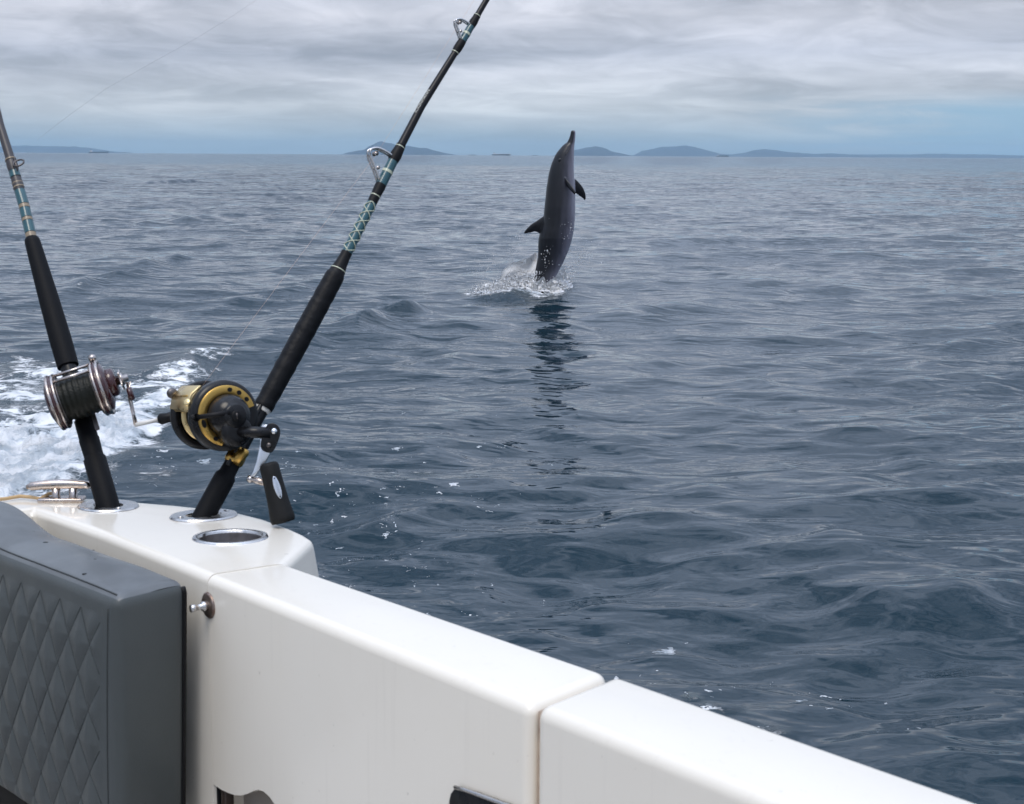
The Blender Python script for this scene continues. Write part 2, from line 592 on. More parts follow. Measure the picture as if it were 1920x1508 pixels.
def build_water():
    th = list(np.arange(-22.0, 22.01, 0.075))
    step, a = 0.3, 22.3
    ext = []
    while a < 178:
        ext.append(a)
        step = min(step * 1.25, 4.0)
        a += step
    th = [-e for e in ext[::-1]] + th + ext
    th = np.radians(np.array(th))
    rs = geo_polar(0.8, 15000.0)
    nt_, nr = len(th), len(rs)
    Rg, Tg = np.meshgrid(rs, th, indexing='ij')
    x = (Rg * np.sin(Tg)).ravel()
    y = (Rg * np.cos(Tg)).ravel()
    dr = np.gradient(rs)
    dx = np.repeat(dr, nt_)
    side = np.abs(np.tile(th, nr)) > math.radians(22.2)
    dx = np.where(side, np.maximum(dx, np.repeat(rs, nt_) * 0.03), dx)
    z, ox, oy = wave_height(x, y, dx)
    foam = field(FOAM, x, y, 2.0)
    speck = field(SPECK, x, y, 2.0)
    # lumpy broken water where the foam is thick
    idx = np.nonzero(foam > 0.55)[0]
    fl = foam[idx]
    lump = np.array([mnoise.fractal(Vector((x[i] * 5.5, y[i] * 5.5, 0.3)), 0.6, 2.1, 5) for i in idx])
    z[idx] += np.clip(fl - 0.55, 0, 0.5) * 1.7 * (0.04 + 0.055 * lump)
    # the hollow and broken rim around the dolphin's tail
    d = np.hypot((x - DX) / 0.45, (y - DY) / 0.9)
    z += 0.028 * np.exp(-(d - 1.0) ** 2 * 6) * (1 + 0.6 * np.sin(np.arctan2(y - DY, x - DX) * 5 + 1)) - 0.03 * np.exp(-d ** 2 * 3)
    v = np.stack([x + ox, y + oy, z], 1).astype(np.float32)
    ii = np.arange(nr - 1)[:, None] * nt_ + np.arange(nt_ - 1)[None, :]
    q = np.stack([ii, ii + 1, ii + 1 + nt_, ii + nt_], -1).reshape(-1, 4)
    wrap = np.arange(nr - 1) * nt_
    q2 = np.stack([wrap + nt_ - 1, wrap, wrap + nt_, wrap + 2 * nt_ - 1], -1)
    q = np.concatenate([q, q2]).astype(np.int32)
    me = bpy.data.meshes.new('sea_water')
    me.vertices.add(len(v)); me.vertices.foreach_set('co', v.ravel())
    me.loops.add(q.size); me.loops.foreach_set('vertex_index', q.ravel())
    me.polygons.add(len(q))
    me.polygons.foreach_set('loop_start', np.arange(0, q.size, 4, dtype=np.int32))
    me.polygons.foreach_set('use_smooth', np.ones(len(q), dtype=bool))
    me.update(calc_edges=True)
    me.validate()
    for nm, arr in (('foam', foam), ('speck', speck), ('grain', np.clip(dx / 1.2, 0, 1))):
        at_ = me.attributes.new(nm, 'FLOAT', 'POINT')
        at_.data.foreach_set('value', arr.astype(np.float32))
    # normals up
    if me.polygons[0].normal.z < 0:
        me.flip_normals()
    me.materials.append(water_mat())
    o = bpy.data.objects.new('sea_water', me)
    COL.objects.link(o)
    tag(o, 'choppy dark blue grey sea reaching to the horizon', kind='structure')
    return o


def water_mat():
    m = bpy.data.materials.new('sea_water')
    m.use_nodes = True
    nt = m.node_tree
    p = nt.nodes['Principled BSDF']
    p.inputs['IOR'].default_value = 1.34
    p.inputs['Specular IOR Level'].default_value = 0.5
    geo = N(nt, 'ShaderNodeNewGeometry')
    pos = geo.outputs['Position']
    fa = N(nt, 'ShaderNodeAttribute', attribute_name='foam').outputs['Fac']
    sa = N(nt, 'ShaderNodeAttribute', attribute_name='speck').outputs['Fac']
    ga = N(nt, 'ShaderNodeAttribute', attribute_name='grain').outputs['Fac']
    mp = N(nt, 'ShaderNodeMapping')
    mp.inputs['Scale'].default_value = (0.55, 1.0, 1.0)
    mp.inputs['Rotation'].default_value = (0, 0, math.radians(18))
    nt.links.new(pos, mp.inputs['Vector'])
    # ripples
    n_s = N(nt, 'ShaderNodeTexNoise', i_Scale=13.0, i_Detail=1.5, i_Roughness=0.5, i_Distortion=0.4)
    nt.links.new(mp.outputs[0], n_s.inputs['Vector'])
    n_m = N(nt, 'ShaderNodeTexNoise', i_Scale=4.2, i_Detail=1.6, i_Roughness=0.5, i_Distortion=0.6)
    nt.links.new(mp.outputs[0], n_m.inputs['Vector'])
    n_l = N(nt, 'ShaderNodeTexNoise', i_Scale=0.8, i_Detail=4.0, i_Roughness=0.55, i_Distortion=0.6)
    nt.links.new(mp.outputs[0], n_l.inputs['Vector'])
    # patches of rougher and calmer surface
    n_g = N(nt, 'ShaderNodeTexNoise', i_Scale=0.35, i_Detail=2.0)
    nt.links.new(pos, n_g.inputs['Vector'])
    gust = maprange(nt, n_g.outputs[0], 0.35, 0.65, 0.45, 1.2)
    h = math_node(nt, 'MULTIPLY', math_node(nt, 'MULTIPLY', n_s.outputs[0], 0.0060), gust)
    h = math_node(nt, 'MULTIPLY_ADD', n_m.outputs[0], 0.033, h)
    h = math_node(nt, 'ADD', h, math_node(nt, 'MULTIPLY', math_node(nt, 'MULTIPLY', n_l.outputs[0], ga), 0.25))
    # foam pattern
    nf = N(nt, 'ShaderNodeTexNoise', i_Scale=5.0, i_Detail=9.0, i_Roughness=0.68, i_Distortion=0.5)
    nt.links.new(pos, nf.inputs['Vector'])
    vor = N(nt, 'ShaderNodeTexVoronoi', feature='DISTANCE_TO_EDGE', i_Scale=13.0)
    nd = N(nt, 'ShaderNodeTexNoise', i_Scale=9.0, i_Detail=4.0)
    nt.links.new(pos, nd.inputs['Vector'])
    vm = N(nt, 'ShaderNodeVectorMath', operation='MULTIPLY_ADD')
    nt.links.new(nd.outputs['Color'], vm.inputs[0]); vm.inputs[1].default_value = (0.12, 0.12, 0.12)
    nt.links.new(pos, vm.inputs[2])
    nt.links.new(vm.outputs[0], vor.inputs['Vector'])
    lace = maprange(nt, vor.outputs['Distance'], 0.10, 0.0)
    s = math_node(nt, 'ADD', fa, math_node(nt, 'MULTIPLY_ADD', nf.outputs[0], 2.7, -1.35))
    s = math_node(nt, 'ADD', s, math_node(nt, 'MULTIPLY', lace, math_node(nt, 'MULTIPLY', fa, 0.45)))
    foam = math_node(nt, 'MULTIPLY', maprange(nt, s, 0.30, 0.72), maprange(nt, fa, 0.10, 0.25))
    # drifting bubbles and flecks: rare cells with a wobbly blob or ring
    vb = N(nt, 'ShaderNodeTexVoronoi', feature='F1', voronoi_dimensions='2D', i_Scale=8.0, i_Randomness=1.0)
    vmb = N(nt, 'ShaderNodeVectorMath', operation='MULTIPLY_ADD')
    ndb = N(nt, 'ShaderNodeTexNoise', i_Scale=22.0, i_Detail=3.0)
    nt.links.new(pos, ndb.inputs['Vector'])
    nt.links.new(ndb.outputs['Color'], vmb.inputs[0]); vmb.inputs[1].default_value = (0.14, 0.14, 0.0)
    nt.links.new(pos, vmb.inputs[2])
    flatv = N(nt, 'ShaderNodeMapping'); flatv.inputs['Scale'].default_value = (1.0, 0.8, 0.0)
    nt.links.new(vmb.outputs[0], flatv.inputs['Vector'])
    nt.links.new(flatv.outputs[0], vb.inputs['Vector'])
    sc = N(nt, 'ShaderNodeSeparateColor')
    nt.links.new(vb.outputs['Color'], sc.inputs[0])
    rad = math_node(nt, 'MULTIPLY', math_node(nt, 'POWER', sc.outputs[1], 4.0), 0.24)
    rad = math_node(nt, 'ADD', rad, 0.05)
    inside = math_node(nt, 'SUBTRACT', rad, vb.outputs['Distance'])
    blob = maprange(nt, inside, 0.0, 0.03)
    hole = math_node(nt, 'MULTIPLY', maprange(nt, inside, 0.06, 0.12), maprange(nt, ndb.outputs[0], 0.50, 0.62))
    n_g2 = N(nt, 'ShaderNodeTexNoise', i_Scale=2.2, i_Detail=3.0)
    nt.links.new(pos, n_g2.inputs['Vector'])
    keep = math_node(nt, 'LESS_THAN', sc.outputs[0], math_node(nt, 'POWER', math_node(nt, 'MINIMUM', sa, 1.0), 1.3))
    keep = math_node(nt, 'MULTIPLY', keep, math_node(nt, 'LESS_THAN', sc.outputs[2], maprange(nt, n_g2.outputs[0], 0.42, 0.62, 0.08, 0.60)))
    sp = math_node(nt, 'MULTIPLY', math_node(nt, 'MULTIPLY', blob, math_node(nt, 'SUBTRACT', 1.0, hole)), keep)
    vc = N(nt, 'ShaderNodeTexVoronoi', feature='F1', voronoi_dimensions='2D', i_Scale=24.0, i_Randomness=1.0)
    nt.links.new(flatv.outputs[0], vc.inputs['Vector'])
    sc2 = N(nt, 'ShaderNodeSeparateColor'); nt.links.new(vc.outputs['Color'], sc2.inputs[0])
    k2 = math_node(nt, 'LESS_THAN', sc2.outputs[0], math_node(nt, 'MULTIPLY', sa, maprange(nt, n_g2.outputs[0], 0.42, 0.62, 0.03, 0.30)))
    b2 = maprange(nt, math_node(nt, 'SUBTRACT', math_node(nt, 'MULTIPLY_ADD', sc2.outputs[1], 0.20, 0.06), vc.outputs['Distance']), 0.0, 0.05)
    sp = math_node(nt, 'MAXIMUM', sp, math_node(nt, 'MULTIPLY', k2, b2))
    sp = math_node(nt, 'MULTIPLY', sp, maprange(nt, ndb.outputs[0], 0.35, 0.6, 0.35, 0.85))
    fm = math_node(nt, 'MAXIMUM', foam, sp, clamp=True)
    # aerated water under the foam is greener and paler
    base = mixcol(nt, maprange(nt, fa, 0.05, 0.9, 0.0, 0.75), (0.0030, 0.0185, 0.0290), (0.030, 0.062, 0.075))
    fcol = mixcol(nt, maprange(nt, nf.outputs[0], 0.40, 0.60), (0.52, 0.58, 0.63), (0.90, 0.91, 0.92))
    nt.links.new(mixcol(nt, fm, base, fcol), p.inputs['Base Color'])
    nt.links.new(maprange(nt, fm, 0.0, 1.0, 0.03, 0.6, smooth=False), p.inputs['Roughness'])
    hh = math_node(nt, 'MULTIPLY_ADD', fm, 0.012, h)
    hh = math_node(nt, 'ADD', hh, math_node(nt, 'MULTIPLY', math_node(nt, 'MULTIPLY', nf.outputs[0], fa), 0.11))
    b = N(nt, 'ShaderNodeBump', i_Strength=1.0, i_Distance=1.0)
    nt.links.new(hh, b.inputs['Height'])
    # far off, where single ripples are smaller than the mesh, their slopes still tilt the surface
    vn = N(nt, 'ShaderNodeTexNoise', i_Scale=1.1, i_Detail=3.0, i_Roughness=0.6)
    nt.links.new(mp.outputs[0], vn.inputs['Vector'])
    v1 = N(nt, 'ShaderNodeVectorMath', operation='SUBTRACT'); nt.links.new(vn.outputs['Color'], v1.inputs[0]); v1.inputs[1].default_value = (0.5, 0.5, 0.5)
    v2 = N(nt, 'ShaderNodeVectorMath', operation='MULTIPLY'); nt.links.new(v1.outputs[0], v2.inputs[0]); v2.inputs[1].default_value = (0.40, 0.40, 0.0)
    v3 = N(nt, 'ShaderNodeVectorMath', operation='SCALE'); nt.links.new(v2.outputs[0], v3.inputs[0]); nt.links.new(maprange(nt, ga, 0.05, 0.6), v3.inputs['Scale'])
    wn = N(nt, 'ShaderNodeTexNoise', i_Scale=4.6, i_Detail=4.0, i_Roughness=0.62, i_Distortion=0.3)
    nt.links.new(mp.outputs[0], wn.inputs['Vector'])
    w1 = N(nt, 'ShaderNodeVectorMath', operation='SUBTRACT'); nt.links.new(wn.outputs['Color'], w1.inputs[0]); w1.inputs[1].default_value = (0.5, 0.5, 0.5)
    w2 = N(nt, 'ShaderNodeVectorMath', operation='MULTIPLY'); nt.links.new(w1.outputs[0], w2.inputs[0]); w2.inputs[1].default_value = (1.1, 1.5, 0.0)
    w3 = N(nt, 'ShaderNodeVectorMath', operation='SCALE'); nt.links.new(w2.outputs[0], w3.inputs[0]); nt.links.new(maprange(nt, ga, 0.04, 0.18, 0.0, 0.62), w3.inputs['Scale'])
    # beyond a few hundred metres one mostly sees the wave faces turned this way
    r1 = N(nt, 'ShaderNodeVectorMath', operation='NORMALIZE'); nt.links.new(pos, r1.inputs[0])
    r2_ = N(nt, 'ShaderNodeVectorMath', operation='SCALE'); nt.links.new(r1.outputs[0], r2_.inputs[0]); nt.links.new(maprange(nt, ga, 0.08, 0.5, 0.0, -0.05), r2_.inputs['Scale'])
    va_ = N(nt, 'ShaderNodeVectorMath', operation='ADD'); nt.links.new(w3.outputs[0], va_.inputs[0]); nt.links.new(r2_.outputs[0], va_.inputs[1])
    vb2 = N(nt, 'ShaderNodeVectorMath', operation='ADD'); nt.links.new(va_.outputs[0], vb2.inputs[0]); nt.links.new(geo.outputs['Normal'], vb2.inputs[1])
    v4 = N(nt, 'ShaderNodeVectorMath', operation='ADD'); nt.links.new(v3.outputs[0], v4.inputs[0]); nt.links.new(vb2.outputs[0], v4.inputs[1])
    v5 = N(nt, 'ShaderNodeVectorMath', operation='NORMALIZE'); nt.links.new(v4.outputs[0], v5.inputs[0])
    nt.links.new(v5.outputs[0], b.inputs['Normal'])
    nt.links.new(b.outputs[0], p.inputs['Normal'])
    return m


DC = onY(1018, 548, 18.5)
DX, DY = DC.x, 18.5
build_water()


# ------------------------------------------------------------------ islands
def island(Y, prof, col, seed, depth=900):
    """prof: list of (px, py of the skyline); a ridge of hills with real depth"""
    xs = [p[0] for p in prof]
    base_py = lambda x: 286.3 + (x / 1920) * 10.9
    n = 90
    V, Fc = [], []
    rows = 13
    for i in range(n):
        px = xs[0] + (xs[-1] - xs[0]) * i / (n - 1)
        py = float(np.interp(px, xs, [p[1] for p in prof]))
        hp = max(0.0, base_py(px) - py)
        hgt = hp / F * Y
        c = onY(px, 290, Y)
        for j in range(rows):
            t = j / (rows - 1) * 2 - 1
            env = max(0.0, 1 - abs(t) ** 1.6)
            nn = mnoise.fractal(Vector((c.x / 260 + seed, t * 2.4, seed)), 0.9, 2.0, 5)
            z = hgt * env * (1 + 0.22 * nn * (1 if abs(t) > 0.05 else 0.25)) + (0.10 * hgt * mnoise.noise(Vector((c.x / 55, seed, t * 6))) * env)
            V.append((c.x + 60 * nn * (1 - env), Y + t * depth * (0.25 + 0.75 * min(1, hp / 12)), z - 1.5))
    for i in range(n - 1):
        for j in range(rows - 1):
            a = i * rows + j
            Fc.append([a, a + rows, a + rows + 1, a + 1])
    o = put('island', (V, Fc), col, None, True)
    tag(o, kind='structure')
    return o


ISL = pmat('forested_hill', (0.016, 0.042, 0.075), 0.9, var=((0.03, 0.052, 0.07), 0.01, 0.8))
island(9000, [(640, 290), (655, 286), (680, 281), (695, 279), (704, 269), (712, 267), (722, 269), (738, 272), (752, 274), (770, 275), (790, 278), (800, 278), (815, 283), (835, 287), (858, 291)], ISL, 1.0)
island(9500, [(1040, 291), (1062, 284), (1085, 281), (1100, 277), (1118, 275), (1130, 277), (1142, 283), (1160, 287), (1190, 293)], ISL, 2.0)
island(13000, [(1185, 293), (1205, 284), (1225, 280), (1240, 276), (1262, 275), (1285, 274), (1300, 276), (1320, 281), (1335, 285), (1348, 289), (1375, 290), (1400, 287), (1420, 282), (1437, 280),
               (1455, 282), (1470, 285), (1490, 287), (1530, 289), (1560, 288), (1590, 290), (1640, 293)], ISL, 3.0)
island(14000, [(-60, 284), (-10, 279), (20, 275), (50, 273), (80, 275), (110, 276), (140, 275), (165, 278), (200, 283), (235, 286)], ISL, 4.0)
island(14200, [(1440, 293), (1600, 290), (1700, 290), (1760, 289), (1850, 290), (1960, 293)], ISL, 5.0)

HAZE = bpy.data.materials.new('sea_haze')
HAZE.use_nodes = True
hn = HAZE.node_tree
hn.nodes.clear()
ho = N(hn, 'ShaderNodeOutputMaterial')
hv = N(hn, 'ShaderNodeVolumePrincipled')
hv.inputs['Color'].default_value = (0.52, 0.73, 0.90, 1)
hv.inputs['Density'].default_value = 6.5e-5
hn.links.new(hv.outputs[0], ho.inputs['Volume'])
hz = put('haze', box((0, 0, 60), (15800, 0, 0), (0, 15800, 0), (0, 0, 66)), HAZE, None, False)
hz.data.materials[0] = HAZE
tag(hz, kind='stuff')


# ------------------------------------------------------------------ boat
BOAT = empty('boat', (-0.2, 1.6, 0.0), 'white motorboat stern with a joined coaming, gate seam and steel rod holders', 'boat')
nUP = Vector((0, KT, 1)).normalized()


def slab(plan, zb=-0.3, off=0.0, bev=0.018, flare=None, top=None, joint=None):
    """plan polygon -> solid with rounded upper and vertical edges"""
    top = top or top_z
    bm = bmesh.new()
    n = len(plan)
    lv = []
    for lev in range(3):
        ring = []
        for i, p in enumerate(plan):
            fx, fy = (flare[i] if flare else (0, 0))
            if lev == 0: ring.append(bm.verts.new((p.x, p.y, top(p.x, p.y) + off)))
            elif lev == 1: ring.append(bm.verts.new((p.x + fx, p.y + fy, 0.80)))
            else: ring.append(bm.verts.new((p.x + fx * 1.5, p.y + fy * 1.5, zb)))
        lv.append(ring)
    tf = bm.faces.new(lv[0])
    for l in range(2):
        for i in range(n):
            j = (i + 1) % n
            bm.faces.new([lv[l][i], lv[l][j], lv[l + 1][j], lv[l + 1][i]])
    bm.faces.new(lv[2][::-1])
    bmesh.ops.recalc_face_normals(bm, faces=bm.faces)
    bm.edges.ensure_lookup_table()
    keep = set()
    if joint:                                # the two corners that butt against the next panel stay square
        for l in range(3):
            keep.add(lv[l][joint[0]]); keep.add(lv[l][joint[1]])
    es = [e for e in bm.edges if e.calc_face_angle(0) > 0.12 and max(v.co.z for v in e.verts) > 0.9 and not all(v in keep for v in e.verts)]
    bmesh.ops.bevel(bm, geom=es, offset=bev, segments=6, affect='EDGES', profile=0.5, clamp_overlap=True)
    bm.verts.index_update()
    r = ([v.co.copy() for v in bm.verts], [[v.index for v in f.verts] for f in bm.faces])
    bm.free()
    return r


gd = Vector((0.617, -0.787, 0)).normalized()          # along the gate, towards the right of the photo
ni = Vector((-0.787, -0.617, 0)).normalized()          # inward, towards the cockpit
OUT0 = at(607, 1085); OUT0.z = 0
IN0 = at(700, 1199); IN0.z = 0


def on_line(P, d, x, y):
    """point where the sight line through a pixel meets the vertical plane through P along d"""
    r = ray(x, y)
    n = Vector((d.y, -d.x, 0))
    return CAMP + r * ((P - CAMP).dot(n) / r.dot(n))


def outer(s): return OUT0 + gd * s - ni * (0.011 + 0.020 * max(0.0, min(s, 1.2)))
def inner(s): return IN0 + gd * s + ni * 0.004


def s_of(P, px, py):
    q = at(px, py); q.z = 0
    return (q - P).dot(gd)


sA0i, sA0o = s_of(IN0, 372, 1080), s_of(OUT0, 531, 1056)
sA1i, sA1o = s_of(IN0, 999, 1322), s_of(OUT0, 1128, 1266)
gap = 0.0035
A = put('gate_panel', slab([inner(sA0i), outer(sA0o), outer(sA1o - gap), inner(sA1i - gap)], zb=0.3, off=-0.0015, bev=0.014, joint=(0, 1)), GEL, None)
Bp = put('side_panel', slab([inner(sA1i + gap), outer(sA1o + gap), outer(3.6), inner(3.6)], zb=-0.3, bev=0.014), GEL, BOAT)
# sealant strip deep in the seam
sm = [inner(sA1i - gap), outer(sA1o - gap), outer(sA1o + gap), inner(sA1i + gap)]
put('seam_sealant', extrude_poly([Vector((p.x, p.y, top_z(p.x, p.y) - 0.010)) + (Vector((0, 0, 0)) + (ni * -0.010 if i in (0, 3) else ni * 0.010)) for i, p in enumerate(sm)], (0, 0, -0.9)), CAULK, BOAT)

# corner block, wider than the gate, with three round openings
bp = [(372, 1082), (200, 1011), (62, 953), (-60, 972), (-420, 1010), (-420, 925), (0, 931), (120, 932), (190, 934), (245, 939), (340, 947), (440, 957),
      (500, 972), (545, 988), (574, 1001), (588, 1010), (531, 1056)]
plan = []
for x, y in bp:
    q = at(x, y); q.z = 0
    plan.append(q)
fl = []
for i, (x, y) in enumerate(bp):
    fl.append((0.055, 0.0) if i in (14, 15) else ((0.05, 0.02) if i in (12, 13) else ((0.0, 0.02) if i in (6, 7, 8, 9, 10, 11) else (0, 0))))
plan[0] = inner(sA0i - 0.0006); plan[1] = inner(sA0i - 0.33); plan[-1] = outer(sA0o - 0.0006)
BL = put('corner_block', slab(plan, bev=0.014, flare=fl, joint=(0, 16)), GEL, None)

C2 = at(382, 968); C1 = at(203, 950); CU = at(432, 1008)
R2 = [(390, 965), (632, 510), (700, 375), (735, 305), (790, 200), (870, 72), (912, 0), (1010, -165), (1120, -340)]


def rod_pts(pix, D0, D1, ybot, ytop):
    return [dep(x, y, D0 + (D1 - D0) * (ybot - y) / (ybot - ytop)) for x, y in pix]


D2 = pj(C2)[2]
rod2 = rod_pts(R2, D2, D2 + 0.27, 965, 0)
rod2[0] = C2 + (rod2[1] - C2).normalized() * 0.002
d2 = (rod2[1] - C2).normalized()
D1 = pj(C1)[2]
R1 = [(203, 950), (60, 450), (45, 385), (20, 300), (0, 235), (-30, 110), (-70, -60), (-120, -280)]
rod1 = rod_pts(R1, D1, D1 + 0.22, 950, 235)
rod1[0] = Vector(C1)
d1 = (rod1[1] - C1).normalized()
CUr = 0.047
boolean(BL, [lathe(CU - nUP * 0.11, nUP, [(CUr, 0), (CUr, 0.2)], 48),
             lathe(C2 - d2 * 0.25, d2, [(0.0225, 0), (0.0225, 0.4)], 32),
             lathe(C1 - d1 * 0.25, d1, [(0.0245, 0), (0.0245, 0.4)], 32)])


def reparent(o, parent):
    off = base_of(parent)
    o.data.transform(Matrix.Translation(-off))
    o.parent = parent


# scalloped locker opening low on the gate's inner face
IPL = inner(0)
cut = [on_line(IPL, gd, x, y) for x, y in [(388, 1466), (398, 1469), (415, 1481), (428, 1487), (440, 1491), (452, 1492), (463, 1489), (475, 1483), (484, 1481), (494, 1484), (505, 1494), (514, 1507), (522, 1530), (524, 1640), (388, 1640)]]
boolean(A, [extrude_poly([p + ni * 0.05 for p in cut], ni * -0.105)])
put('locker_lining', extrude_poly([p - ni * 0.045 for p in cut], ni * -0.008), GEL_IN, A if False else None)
lock = bpy.data.objects['locker_lining']
reparent(A, BOAT)
reparent(lock, BOAT)
reparent(BL, BOAT)
for k, (x0, x1) in enumerate(((391, 402), (408, 416), (422, 430))):
    p0, p1 = on_line(IPL - ni * 0.012, gd, x0, 1470), on_line(IPL - ni * 0.012, gd, x1, 1470)
    c = (p0 + p1) / 2 + Vector((0, 0, -0.09))
    put('hinge_leaf', box(c, (p1 - p0) * 0.5, ni * 0.007, Vector((0, 0, 0.1)), 0.002), BROWN if k != 1 else BLACKP, BOAT)
# lip of the black recessed pocket low on the gate
pk = [(846, 1530), (846, 1500), (849, 1487), (855, 1479), (864, 1474.5), (900, 1486), (960, 1508), (985, 1518), (988, 1640), (846, 1640)]
pkp = [on_line(IPL, gd, x, y) for x, y in pk]
put('pocket_panel', extrude_poly([p + ni * 0.003 for p in pkp], ni * -0.006, 0.001, 2), BLACKM, BOAT)
tp = [on_line(IPL, gd, x, y) + ni * 0.006 for x, y in [(862, 1473.5), (880, 1478), (900, 1485), (930, 1496), (960, 1507), (985, 1517)]]
put('pocket_trim', tube(tp, 0.0022, 8), STEEL, BOAT)
# snap stud on the wall beside the cushion
stc = on_line(IPL, gd, 392, 1135)
put('stud_plate', lathe(stc, ni, [(0.0175, -0.002), (0.0175, 0.0015), (0.015, 0.0035), (0.0, 0.0040)], 24), RUST, BOAT)
put('stud_pin', lathe(stc, ni, [(0.0065, 0.003), (0.0065, 0.010), (0.0040, 0.011), (0.0040, 0.019), (0.0050, 0.020), (0.0050, 0.026), (0.0, 0.027)], 16), STEEL, BOAT)


def rod_holder(C, d, name, stretch):
    h = empty(name, Vector((0, 0, 0))); h.parent = BOAT
    h.location = C - base_of(BOAT)
    a = Vector((d.x, d.y, -KT * d.y)).normalized()
    b = nUP.cross(a).normalized()
    R, hole = 0.048, 0.0225
    # oval plate with the angled hole
    V, Fc = [], []
    seg = 48
    for (ro, hgt, st) in ((R, 0.0006, 1), (R - 0.002, 0.0032, 1), (R - 0.006, 0.0036, 1), (hole + 0.004, 0.0040, 0), (hole, 0.0030, 0), (hole - 0.0008, -0.05, 0)):
        for k in range(seg):
            t = 2 * math.pi * k / seg
            sx = stretch if st else 1.35
            V.append(C + a * (math.cos(t) * ro * sx) + b * (math.sin(t) * ro) + nUP * hgt - (d * 0.05 if hgt < -0.01 else Vector((0, 0, 0))))
    for i in range(5):
        for k in range(seg):
            k2 = (k + 1) % seg
            Fc.append([i * seg + k, i * seg + k2, (i + 1) * seg + k2, (i + 1) * seg + k])
    put('flange', (V, Fc), STEEL, h, True, 40)
    for s in (-1, 1):
        q = C + a * (s * R * stretch * 0.76)
        put('screw', lathe(q, nUP, [(0.0045, 0.0036), (0.0042, 0.0052), (0.0, 0.0056)], 14), STEEL, h)
    return h


rod_holder(C1, d1, 'rod_holder', 1.15)
rod_holder(C2, d2, 'rod_holder', 1.15)
ch = empty('cup_holder', CU - base_of(BOAT)); ch.parent = BOAT
put('rim', lathe(CU, nUP, [(CUr - 0.001, -0.012), (CUr - 0.001, 0.001), (CUr + 0.002, 0.0030), (CUr + 0.007, 0.0026), (CUr + 0.0085, 0.0)], 56, cap=False), STEEL, ch)
put('well', lathe(CU, nUP, [(0.0, -0.105), (CUr - 0.002, -0.105), (CUr - 0.002, -0.004), (CUr - 0.0005, -0.001)], 48, cap=False), STEEL_DK, ch)

# mooring cleat on the far end of the block
cc_ = at(122, 941)
ca = Vector((1, 0.05, 0)).normalized()
clt = empty('mooring_cleat', cc_ - base_of(BOAT)); clt.parent = BOAT
put('cleat_base', box(cc_ + Vector((-0.005, 0, 0.004)), ca * 0.037, Vector((0, 0.014, 0)), (0, 0, 0.004), 0.003, 3), CHROME, clt)
for s in (-1, 1):
    put('cleat_post', lathe(cc_ + ca * (0.014 * s), (0, 0, 1), [(0.011, 0.003), (0.007, 0.010), (0.007, 0.024)], 16), CHROME, clt)
hp = [cc_ + ca * t + Vector((0, 0, 0.030 - abs(t) ** 2 * 1.2)) for t in np.linspace(-0.062, 0.046, 15)]
put('cleat_horn', tube(hp, [0.003] + [0.0065 + 0.002 * math.sin(math.pi * i / 14) for i in range(1, 14)] + [0.003], 12), CHROME, clt)
rp = [at(-30, 943) + Vector((0, 0, 0.004)), at(10, 941) + Vector((0, 0, 0.005)), at(38, 937) + Vector((0, 0, 0.006)), at(60, 939) + Vector((0, 0, 0.006)), at(76, 942) + Vector((0, 0, 0.006)), at(92, 939) + Vector((0, 0, 0.012)), at(112, 941) + Vector((0, 0, 0.016))]
ro = put('mooring_rope', tube(rp, 0.0030, 8), ROPE)
tag(ro, 'short tan rope lying on the white coaming beside the chrome cleat', 'rope')

# cockpit sole and inner sides so the boat is a boat from elsewhere too
dk = [Vector((-3.2, 2.1, 0)), plan[2], plan[0], inner(0.4), inner(3.5), Vector((0.6, -3.0, 0)), Vector((-3.2, -3.0, 0))]
put('cockpit_floor', extrude_poly([Vector((p.x, p.y, 0.34)) for p in dk], (0, 0, -0.12)), DECK, BOAT, False)

# ------------------------------------------------------------------ cushion
ZC = -0.006
c1 = at(219, 1121, G + ZC); c2 = at(352, 1089, G + ZC)
c0 = at(0, 1036, G + ZC)
L = 1.25
du = (c0 - c1).normalized(); du.z = du.z
dv = (c2 - c1)
FR, FRb = c1, None
thick = dv.length
dvn = dv.normalized()
Hc = 0.37
cu_org = c1


def cush(u, v, w):
    """u along the bench (0 right end), v front to back, w top to bottom, all metres"""
    p = cu_org + du * u + dvn * v
    p.z -= w
    p += du * (0.07 * w)                                    # the end leans a little as it goes down
    p.z -= 0.012 * (v / thick) * 0                          # top nearly level
    k = max(0.0, min(1.0, (u - 0.34) / 0.26)); k = k * k * (3 - 2 * k)
    p.z += 0.016 * k * (1 - w / Hc)                         # the top swells towards the left
    p += dvn * (0.03 * k * (v / thick))
    return p


def rbox(u, v, w, r=0.017):
    """push a point of the box surface onto rounded edges"""
    lo = Vector((r, r, r)); hi = Vector((L - r, thick - r, Hc - r))
    p = Vector((u, v, w))
    q = Vector((min(max(p.x, lo.x), hi.x), min(max(p.y, lo.y), hi.y), min(max(p.z, lo.z), hi.z)))
    d = p - q
    if d.length > 1e-9:
        q = q + d.normalized() * r
    return q


def warp_grid(fn, nu, nv):
    V, Fc = [], []
    for i in range(nu + 1):
        for j in range(nv + 1):
            V.append(fn(i / nu, j / nv))
    for i in range(nu):
        for j in range(nv):
            a = i * (nv + 1) + j
            Fc.append([a, a + nv + 1, a + nv + 2, a + 1])
    return V, Fc


def quilt(u, w):
    pu, pw = 0.060, 0.088
    u += 0.0015 * mnoise.noise(Vector((u * 9, w * 9, 1.0))); w += 0.0015 * mnoise.noise(Vector((u * 8, w * 8, 7.0)))
    a = (u / pu + w / pw) * math.pi
    b = (u / pu - w / pw) * math.pi
    s = min(abs(math.sin(a)), abs(math.sin(b)))
    h = s ** 0.8
    return h * (0.8 + 0.35 * mnoise.noise(Vector((u * 19, w * 15, 3.0))))


